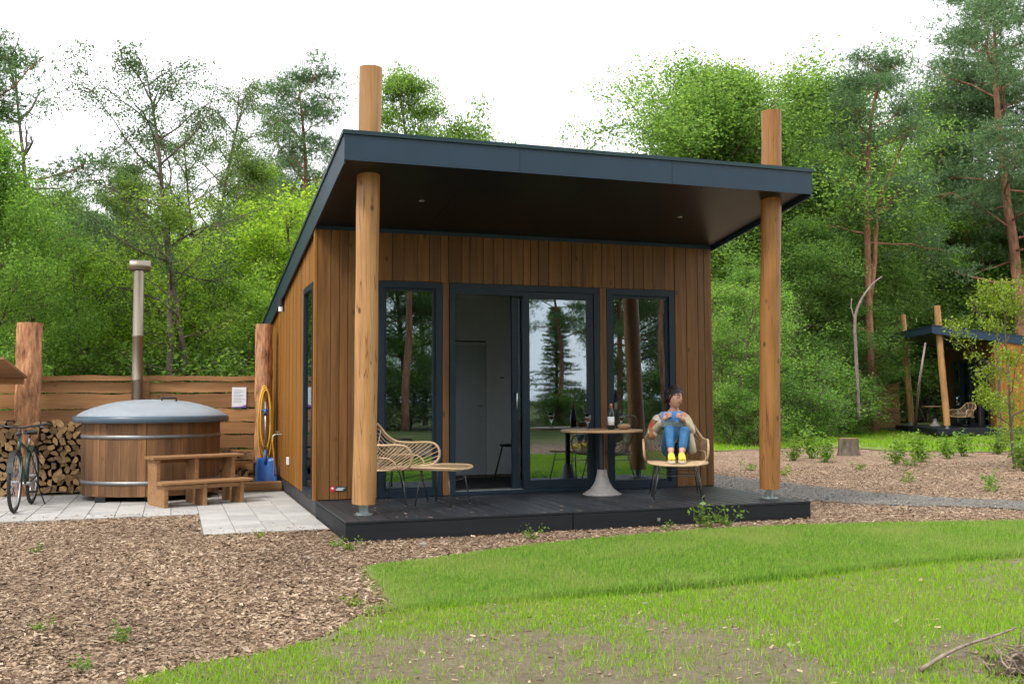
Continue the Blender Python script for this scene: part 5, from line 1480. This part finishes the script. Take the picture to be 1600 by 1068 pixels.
for q, (k, px, yt, d, tn, wd) in enumerate([('young', 60, 400, 20, MG, 1.2), ('young2', 130, 385, 19, LG, 1.2), ('young', 205, 395, 21, YG, 1.15), ('young2', 285, 370, 20.5, YG, 1.2), ('young', 360, 330, 22, YG, 1.1), ('young2', 430, 300, 23, YG, 1.1),
        ('young', 395, 420, 19.5, LG, 1.1), ('young2', 20, 420, 22, MG, 1.2), ('young', 245, 420, 21.5, LG, 1.1), ('young', 110, 450, 24, MG, 1.3), ('young2', 330, 430, 21, LG, 1.1), ('young', 470, 340, 26, LG, 1.2)]):
    tree(k, px, yt, d, 'young_tree', ['fresh green young tree low at the left, above the bark post', 'light green young tree above the firewood stack', 'yellow green young tree above the hot tub flue', 'yellow green young tree behind the hot tub lid', 'tall yellow green young tree right of the flue', 'yellow green young tree against the cabin roof edge',
         'low light green tree beside the cabin side wall', 'green young tree at the far left above the side fence', 'low light green tree directly behind the flue', 'broad green young tree between flue and left bark post', 'low light green tree above the paper notice', 'young tree half hidden behind the cabin roof edge'][q], tn, wd, group='young trees left of the cabin')
for q, (k, px, yt, d, tn, wd) in enumerate([('oak', 30, 290, 34, DG, .9), ('oak2', 110, 330, 38, DG, .9), ('ash', 235, 310, 36, BG, .9), ('oak2', 320, 330, 35, MG, .8), ('oak2', 410, 280, 42, MG, .9), ('oak', 500, 300, 44, DG, 1.0), ('oak', -60, 250, 36, DG, 1.0), ('ash', 165, 360, 42, DG, 1.2), ('oak2', 280, 380, 44, DG, 1.1), ('oak2', 370, 370, 47, DG, 1.1), ('oak2', 60, 360, 46, DG, 1.1)]):
    tree(k, px, yt, d, 'forest_tree', '%s forest tree from the left in the wood behind the hot tub' % ORD[sorted([30, 110, 235, 320, 410, 500, -60, 165, 280, 370, 60]).index(px)], tn, wd, group='forest behind the left young trees')
# ---- right side
tree('oak', 1180, 82, 40, 'broadleaf_tree', 'big round bright green crown above the right end of the roof', (1.3, 1.35, 1.15), 1.15, rz=2.2)
tree('oak', 1118, 130, 43, 'broadleaf_tree', 'green crown filling the left side of the big round crown', (1.25, 1.3, 1.1), .78, rz=4.0)
tree('oak', 1250, 112, 44, 'broadleaf_tree', 'green crown directly behind the orange log post top', (1.2, 1.28, 1.1), 1.0, rz=5.1)
tree('oak2', 1098, 185, 43, 'broadleaf_tree', 'lower left shoulder of green crowns above the roof', (1.2, 1.2, 1.1), 1.1)
tree('oak2', 1275, 150, 42, 'broadleaf_tree', 'green crown right of the orange log post top', (1.05, 1.1, 1.0), 1.0)
tree('pinefork', 1366, 85, 38, 'pine_tree', 'forked pine with bare pinkish trunk right of the cabin', (1.0, 1.1, 1.0), .95, rz=-.33)
tree('pinewide', 1606, -60, 46, 'pine_tree', 'tall dark pine at the right edge with layered branches', (1.25, 1.3, 1.25), 1.05, rz=.4)
tree('pine', 1440, 130, 52, 'pine_tree', 'pine standing just right of the forked pine', (1.3, 1.4, 1.25), 1.2, rz=.9)
tree('pinewide', 1545, 60, 52, 'pine_tree', 'tall pine left of the pine at the right edge', (1.3, 1.4, 1.25), 1.0, rz=2.2)
tree('pine', 1500, 130, 50, 'pine_tree', 'dark pine between the forked pine and the right edge', (1.25, 1.35, 1.25), 1.15, rz=1.9)
tree('pinewide', 1480, 235, 54, 'pine_tree', 'broad low pine behind the forked pine', (1.2, 1.3, 1.2), .9, rz=3.9)
for q, (k, px, yt, d, tn, wd) in enumerate([('oak2', 1225, 345, 37, (.95, 1.05, .95), 1.15), ('oak', 1310, 290, 45, DG, 1.1), ('young', 1290, 420, 38, (.85, .95, .8), 1.5), ('oak2', 1350, 400, 47, (.7, .85, .75), 1.2), ('young', 1440, 300, 50, (1.2, 1.35, .95), 1.15), ('oak2', 1510, 330, 52, DG, 1.2), ('oak', 1580, 260, 54, DG, 1.1), ('oak2', 1150, 300, 42, DG, 1.1),
        ('young', 1495, 390, 49, (.85, .95, .9), 1.4), ('oak', 1680, 200, 52, DG, 1.0), ('oak2', 1420, 370, 53, DG, 1.4), ('oak2', 1560, 380, 50, DG, 1.3), ('oak2', 1200, 250, 50, DG, 1.4), ('oak2', 1330, 250, 54, DG, 1.4), ('ash', 1640, 330, 50, MG, 1.4), ('young', 1395, 430, 48, (.8, .95, .8), 1.5), ('young', 1460, 440, 51, (.8, .9, .8), 1.5), ('young', 1540, 440, 48, MG, 1.5)]):
    tree(k, px, yt, d, 'forest_tree', '%s forest tree from the left in the wood right of the near cabin' % ORD[sorted([1225, 1310, 1290, 1350, 1440, 1510, 1580, 1150, 1495, 1680, 1420, 1560, 1200, 1330, 1640, 1395, 1460, 1540]).index(px)], tn, wd, group='forest right of the cabin')
tree('young2', 1140, 440, 27, 'young_tree', 'pale green young tree close behind the right cabin corner', (1.3, 1.4, 1.1), 1.1, group='young trees right of the cabin')
tree('young', 1190, 400, 31, 'young_tree', 'mid green young tree behind the right log post', (1.0, 1.15, .9), 1.2, group='young trees right of the cabin')
tree('young2', 1110, 520, 29, 'young_tree', 'low green young tree half hidden by the cabin corner', (1.0, 1.1, .9), 1.3, group='young trees right of the cabin')
for q, (px, yt, d) in enumerate([(1240, 545, 33), (1290, 560, 34), (1268, 520, 41), (1312, 575, 37), (1210, 580, 29), (1150, 600, 27), (1325, 590, 36), (1272, 600, 30), (1445, 560, 48), (1180, 620, 26), (1510, 560, 50), (1580, 560, 50)]):
    tree('bush' if q % 2 else 'bush2', px, yt, d, 'understory_shrub', '%s understory shrub from the left along the forest edge right of the near cabin' % ORD[sorted([1240, 1290, 1268, 1312, 1210, 1150, 1325, 1272, 1445, 1180, 1510, 1580]).index(px)], (1.0, 1.2, .95) if q % 3 else (1.0, 1.15, .85), 1.15, group='shrubs along the right forest edge')
for q, (px, yt, d) in enumerate([(30, 545, 19), (100, 530, 19.5), (165, 540, 18.5), (240, 535, 19), (310, 540, 18), (380, 545, 18), (450, 520, 21)]):
    tree('bush' if q % 2 else 'bush2', px, yt, d, 'understory_shrub', '%s shrub from the left behind the plank fence' % ORD[q], (1.0, 1.1, .8), 1.2, group='shrubs behind the plank fence')
tree('sapling', 1582, 425, 18, 'oak_sapling', 'yellow green sapling at the right edge before the distant cabin', (1.35, 1.2, .9), .72, rz=.5)
# pale dead stem curving up among the right shrubs
p = dep(1340, 560, 33); rng = np.random.default_rng(4)
pts = [dep(1342, 655, 33), dep(1338, 560, 33), dep(1336, 500, 33), dep(1345, 470, 33), dep(1362, 445, 33), dep(1378, 432, 33)]
ds = MB().tube(spline(pts, 5), [.07-.05*i/25 for i in range(26)], 7)
ds.tube(spline([dep(1336, 500, 33), dep(1330, 480, 33.1), dep(1331, 466, 33.1)], 4), .018, 5)
o = ds.build('dead_stem', M['barkdead'], None, True); o['label'] = 'pale bent dead stem in front of the right wood'; o['category'] = 'dead tree'
o = MB().tube([gnd(1430, 672)+(GZ,), tuple(dep(1436, 600, 33)), tuple(dep(1446, 535, 33))], [.05, .04, .03], 7).build('sloping_stem', M['barkdead'], None, True); o['label'] = 'thin grey stem sloping behind the distant cabin posts'; o['category'] = 'dead tree'
# far wood that reads as one mass
rng = np.random.default_rng(33); cl = []
for px0, px1, yt, d0 in ((-140, 560, 450, 58), (560, 1060, 420, 56), (1060, 1800, 330, 62)):
    for k in range(95):
        px = rng.uniform(px0, px1); d = d0+rng.uniform(0, 14); hmax = 1.3+(HZ(px)-(yt+rng.uniform(-25, 60)))*d/FPX
        p = dep(px, HZ(px), d)
        for z in np.arange(.6, hmax, 1.6): cl.append((p[0]+rng.normal()*1.0, p[1]+rng.normal()*1.0, z+rng.normal()*.5))
cl = np.array(cl); idx = rng.integers(0, len(cl), 125000)
V, F = leaf_cloud(cl[idx]+rng.normal(size=(125000, 3))*np.array([1.1, 1.1, .9]), .42, .28, rng)
o = put('far_wood', raw_mesh('far_wood', V, F), M['leaf'], None, kind='stuff', label='far mass of woodland foliage behind the trees', category='woodland'); o.color = (.62, .72, .68, 1)
# ---- wood behind the camera, seen mirrored in the glazing
MX = [5.0, 8.2, 7.0, 3.0, 10.3, 11.3, 19.4, 16.2, 14.2, 15.4, 17.6, 20.5, 24.5, 19.2, .5, -4, -10]
for q, (k, x, y, H, tn, wd) in enumerate([('pinewide', 5.0, -29, 13, DG, 1.0), ('oak2', 8.2, -31, 10, DG, 1.0), ('pine', 7.0, -26, 12, MG, 1.0), ('oak', 3.0, -33, 11, DG, 1.0), ('oak2', 10.3, -36, 10, DG, .9), ('pinewide', 11.3, -30, 13, MG, .85), ('pinewide', 19.4, -33, 13, MG, .9), ('pinewide', 16.2, -42, 11, MG, .75), ('pine', 14.2, -38, 8.5, MG, .9), ('pine', 15.4, -31, 8.2, MG, 1.0), ('spruce', 17.6, -37, 6.0, MG, 1.5), ('oak2', 20.5, -34, 10, DG, .9), ('oak', 24.5, -36, 12, DG, 1.0), ('pine', 19.2, -28, 12, MG, 1.0), ('spruce', 0.5, -30, 10, DG, 1.2), ('oak2', -4, -32, 11, DG, 1.1), ('oak', -10, -30, 12, DG, 1.1)]):
    tree(k, 0, 0, 0, 'forest_tree', '%s tree by order across the wood mirrored in the cabin windows' % ORD[sorted(MX).index(x)], tn, wd, group='trees mirrored in the windows', H=H, xy=(x, y))
for q in range(9):
    tree('bush' if q % 2 else 'bush2', 0, 0, 0, 'understory_shrub', '%s shrub from the left in the row mirrored in the cabin windows' % ORD[q], (.9, 1, .8), 1.3, group='shrubs mirrored in the windows', H=(1.2 if 3 <= q <= 6 else 2.4)+.3*(q % 3), xy=(6+q*2.0, -28-1.5*(q % 2)))

# ================================================================== SMALL PLANTS, STUMP, STONES, BRUSH
def weedmesh(seed, h, r, n, L):
    rng = np.random.default_rng(seed); tb = MB(); P = []
    for k in range(max(4, n//26)):
        a = rng.random()*2*PI; e = rng.uniform(.1, .8)*r
        b = bent((0.15*e*math.cos(a), .15*e*math.sin(a), 0), (math.cos(a)*e, math.sin(a)*e, h*.9), h*rng.uniform(.6, 1.1), rng, 4, .12)
        tb.tube(b, taper(.004, .0015, 4), 4, caps=False)
        for q in b[1:]: P.append(q)
    P = np.array(P); idx = rng.integers(0, len(P), n)
    V, F = leaf_cloud(P[idx]+rng.normal(size=(n, 3))*r*.16, L, L*.55, rng, .5)
    V[:, 2] = np.maximum(V[:, 2], .005)
    st_ = tb.mesh('stems'); st_.materials.append(M['leafweed']); c = raw_mesh('leaves', V, F); c.materials.append(M['leafweed']); return st_, c
WM = [weedmesh(1, .30, .22, 130, .055), weedmesh(2, .20, .20, 90, .05), weedmesh(3, .55, .38, 420, .075), weedmesh(4, .9, .35, 360, .075)]
def weed(px, py, k, s_, label, tint=(1, 1, 1), z=None):
    x, y = gnd(px, py)
    t = thing('weed_plant' if k < 2 else 'leafy_shrub', label, 'plant', (x, y, float(ground_z(np.array([x]), np.array([y]))[0]) if z is None else z), random.uniform(0, 6), 'small wild plants')
    t.scale = (s_, s_, s_)
    a = put('stems', WM[k][0], None, t); b = put('leaves', WM[k][1], None, t); a.color = b.color = (*tint, 1)
for a in [(1108, 824, 0, .95, 'leafy green weed against the deck fascia left of the right log post'), (1138, 820, 1, 1.0, 'small pale weed just right of the leafy deck weed'), (836, 841, 1, .75, 'small weed against the middle of the deck fascia'), (548, 858, 1, .6, 'weed at the near left deck corner'), (528, 853, 1, .5, 'tiny bright weed beside the left deck edge', (1.2, 1.3, 1)),
          (1040, 828, 1, .5, 'low weed under the deck front right of the table'), (56, 862, 1, .42, 'small dark weed in the mulch at the left edge', (.7, .8, .7)), (66, 985, 1, .42, 'bright seedling in the mulch at the lower left'), (190, 1000, 0, .4, 'taller grey green seedling in the mulch', (.9, 1, .9)), (135, 1045, 1, .42, 'weed low in the mulch near the bottom left'), (550, 950, 1, .45, 'yellowish weed near the lawn corner', (1.3, 1.2, .8)), (405, 838, 1, .4, 'yellow sprig at the paving edge', (1.5, 1.2, .6)),
          (1546, 766, 0, .95, 'bushy green plant alone beside the gravel path at right', (1.1, 1.2, 1)), (1415, 752, 1, .9, 'flat weed in the mulch above the path', (1, 1.1, .9)), (1268, 716, 2, 1.0, 'leafy shrub between right log post and stump', (1.0, 1.1, .9)), (1240, 720, 2, .8, 'leafy shrub just right of the right log post'), (1290, 722, 2, .85, 'shrub with pointed leaves left of the stump', (1.05, 1.15, .9)), (1318, 668, 3, 1.3, 'tall thin yellow green plant behind the stump', (1.3, 1.25, .8)), (1250, 695, 3, .9, 'upright weed behind the leafy shrubs', (1, 1.1, .9)),
          (1400, 726, 2, .85, 'low shrub right of the stump', (1, 1.1, .9)), (1440, 722, 2, .95, 'shrub before the distant deck', (1, 1.1, .95)), (1480, 716, 2, .8, 'small shrub below the distant cabin post', (.95, 1.1, .9)), (1505, 712, 2, .9, 'dark shrub below the sapling', (.85, 1, .8)), (1420, 728, 1, 1.3, 'flat weed between the low shrubs'), (1588, 720, 3, 1.1, 'tall plant at the right edge above the path'), (1560, 708, 2, 1.1, 'bushy plant at the foot of the sapling'), (1600, 735, 2, .9, 'shrub cut by the right picture edge'),
          (1170, 735, 1, 1.0, 'weed beside the gravel path behind the right log post'), (1225, 742, 1, .9, 'yellow green weed right of the orange log post', (1.3, 1.2, .8)), (1340, 735, 1, .9, 'weed in the pale mulch below the stump')]:
    weed(*a)
sx_, sy_ = gnd(1326, 711)
sp = thing('tree_stump', 'sawn tree stump in the mulch right of the near cabin', 'stump', (sx_, sy_, GZ-.02))
nn = 22; prof = [(.27, 0), (.23, .10), (.215, .25), (.21, .40)]; vs = []
for (r_, z) in prof:
    for k in range(nn): a = 2*PI*k/nn; q = r_*(1+.06*math.sin(5*a)+.03*math.sin(9*a+z*4)); vs.append((q*math.cos(a), q*math.sin(a), z))
MB().add(vs, [(j*nn+k, j*nn+(k+1) % nn, (j+1)*nn+(k+1) % nn, (j+1)*nn+k) for j in range(3) for k in range(nn)]).build('stump_bark', M['bark'], sp, True)
MB().add([(x*.98, y*.98, z+.001) for x, y, z in vs[3*nn:]], [tuple(range(nn))]).build('cut_face', M['step'], sp)
def stone(px, py, s_, lab):
    x, y = gnd(px, py); rr = random.Random(px); m = MB().ball((0, 0, 0), (.045, .038, .022), 9, 6); m.v = [tuple(c*(1+rr.uniform(-.28, .28)) for c in p) for p in m.v]
    o = m.build('stone', M['stone'], None); o.location = (x, y, float(ground_z(np.array([x]), np.array([y]))[0])+.016*s_); o.scale = (s_,)*3; o.rotation_euler = (0, 0, px); o['label'] = lab; o['category'] = 'stone'; o['group'] = 'loose stones'
for a in [(735, 1001, .62, 'pale stone in the bare soil patch at lower centre'), (1009, 945, .6, 'tan stone in the bright grass right of centre'), (972, 979, .55, 'small flat stone in thin grass'), (688, 1020, .4, 'tiny stone left of the pale stone'), (1235, 1010, .55, 'pale stone in the grass at lower right'), (1068, 978, .3, 'very small dark stone in thin soil'), (660, 852, .9, 'grey stone beside the deck fascia near its left end'), (1575, 856, .55, 'small stone lying on the sod at right')]: stone(*a)
# brush and roots at the lower right corner
rng = np.random.default_rng(9); bp = MB(); bx0, by0 = gnd(1560, 1050)
for k in range(300):
    x, y = bx0+rng.normal()*.18+.30, by0+rng.normal()*.13-.14
    h = max(0, .12-.35*np.hypot(x-bx0-.15, y-by0+.05))
    b = bent((x, y, GZ+.01+h*rng.random()), (rng.normal(), rng.normal(), rng.normal()*.25), rng.uniform(.05, .24), rng, 4, .3)
    b = [(p_[0], p_[1], max(p_[2], GZ+.012)) for p_ in b]
    bp.tube(b, taper(rng.uniform(.002, .008), .0015, 4), 5, caps=False)
bp.build('brush_heap', M['twig'], None, True, kind='stuff', label='heap of dry roots and twigs in the lower right corner', category='brush')
m = MB(); vs = []; nR = 14
for j in range(6):
    r_ = .55*(1-j/5.5)
    for k in range(nR): a = 2*PI*k/nR; q = r_*(1+.26*rng.normal()); vs.append((bx0+.22+q*math.cos(a), by0-.08+q*.7*math.sin(a), GZ-.01+.013*j))
m.add(vs, [(j*nR+k, j*nR+(k+1) % nR, (j+1)*nR+(k+1) % nR, (j+1)*nR+k) for j in range(5) for k in range(nR)]+[tuple(5*nR+k for k in range(nR))]).build('soil_mound', M['dirt'], None, True, kind='structure')
a, b = gnd(1438, 1056), gnd(1556, 1020)
o = MB().tube(spline([(a[0], a[1], GZ+.03), ((a[0]+b[0])/2, (a[1]+b[1])/2+.02, GZ+.07), (b[0], b[1], GZ+.09), (b[0]+.2, b[1]+.06, GZ+.10)], 5), [.011-.007*i/15 for i in range(16)], 6).build('long_stick', M['twig'], None, True); o['label'] = 'long dry stick lying across the brush heap'; o['category'] = 'stick'
a, b = gnd(330, 1060), gnd(525, 1030)
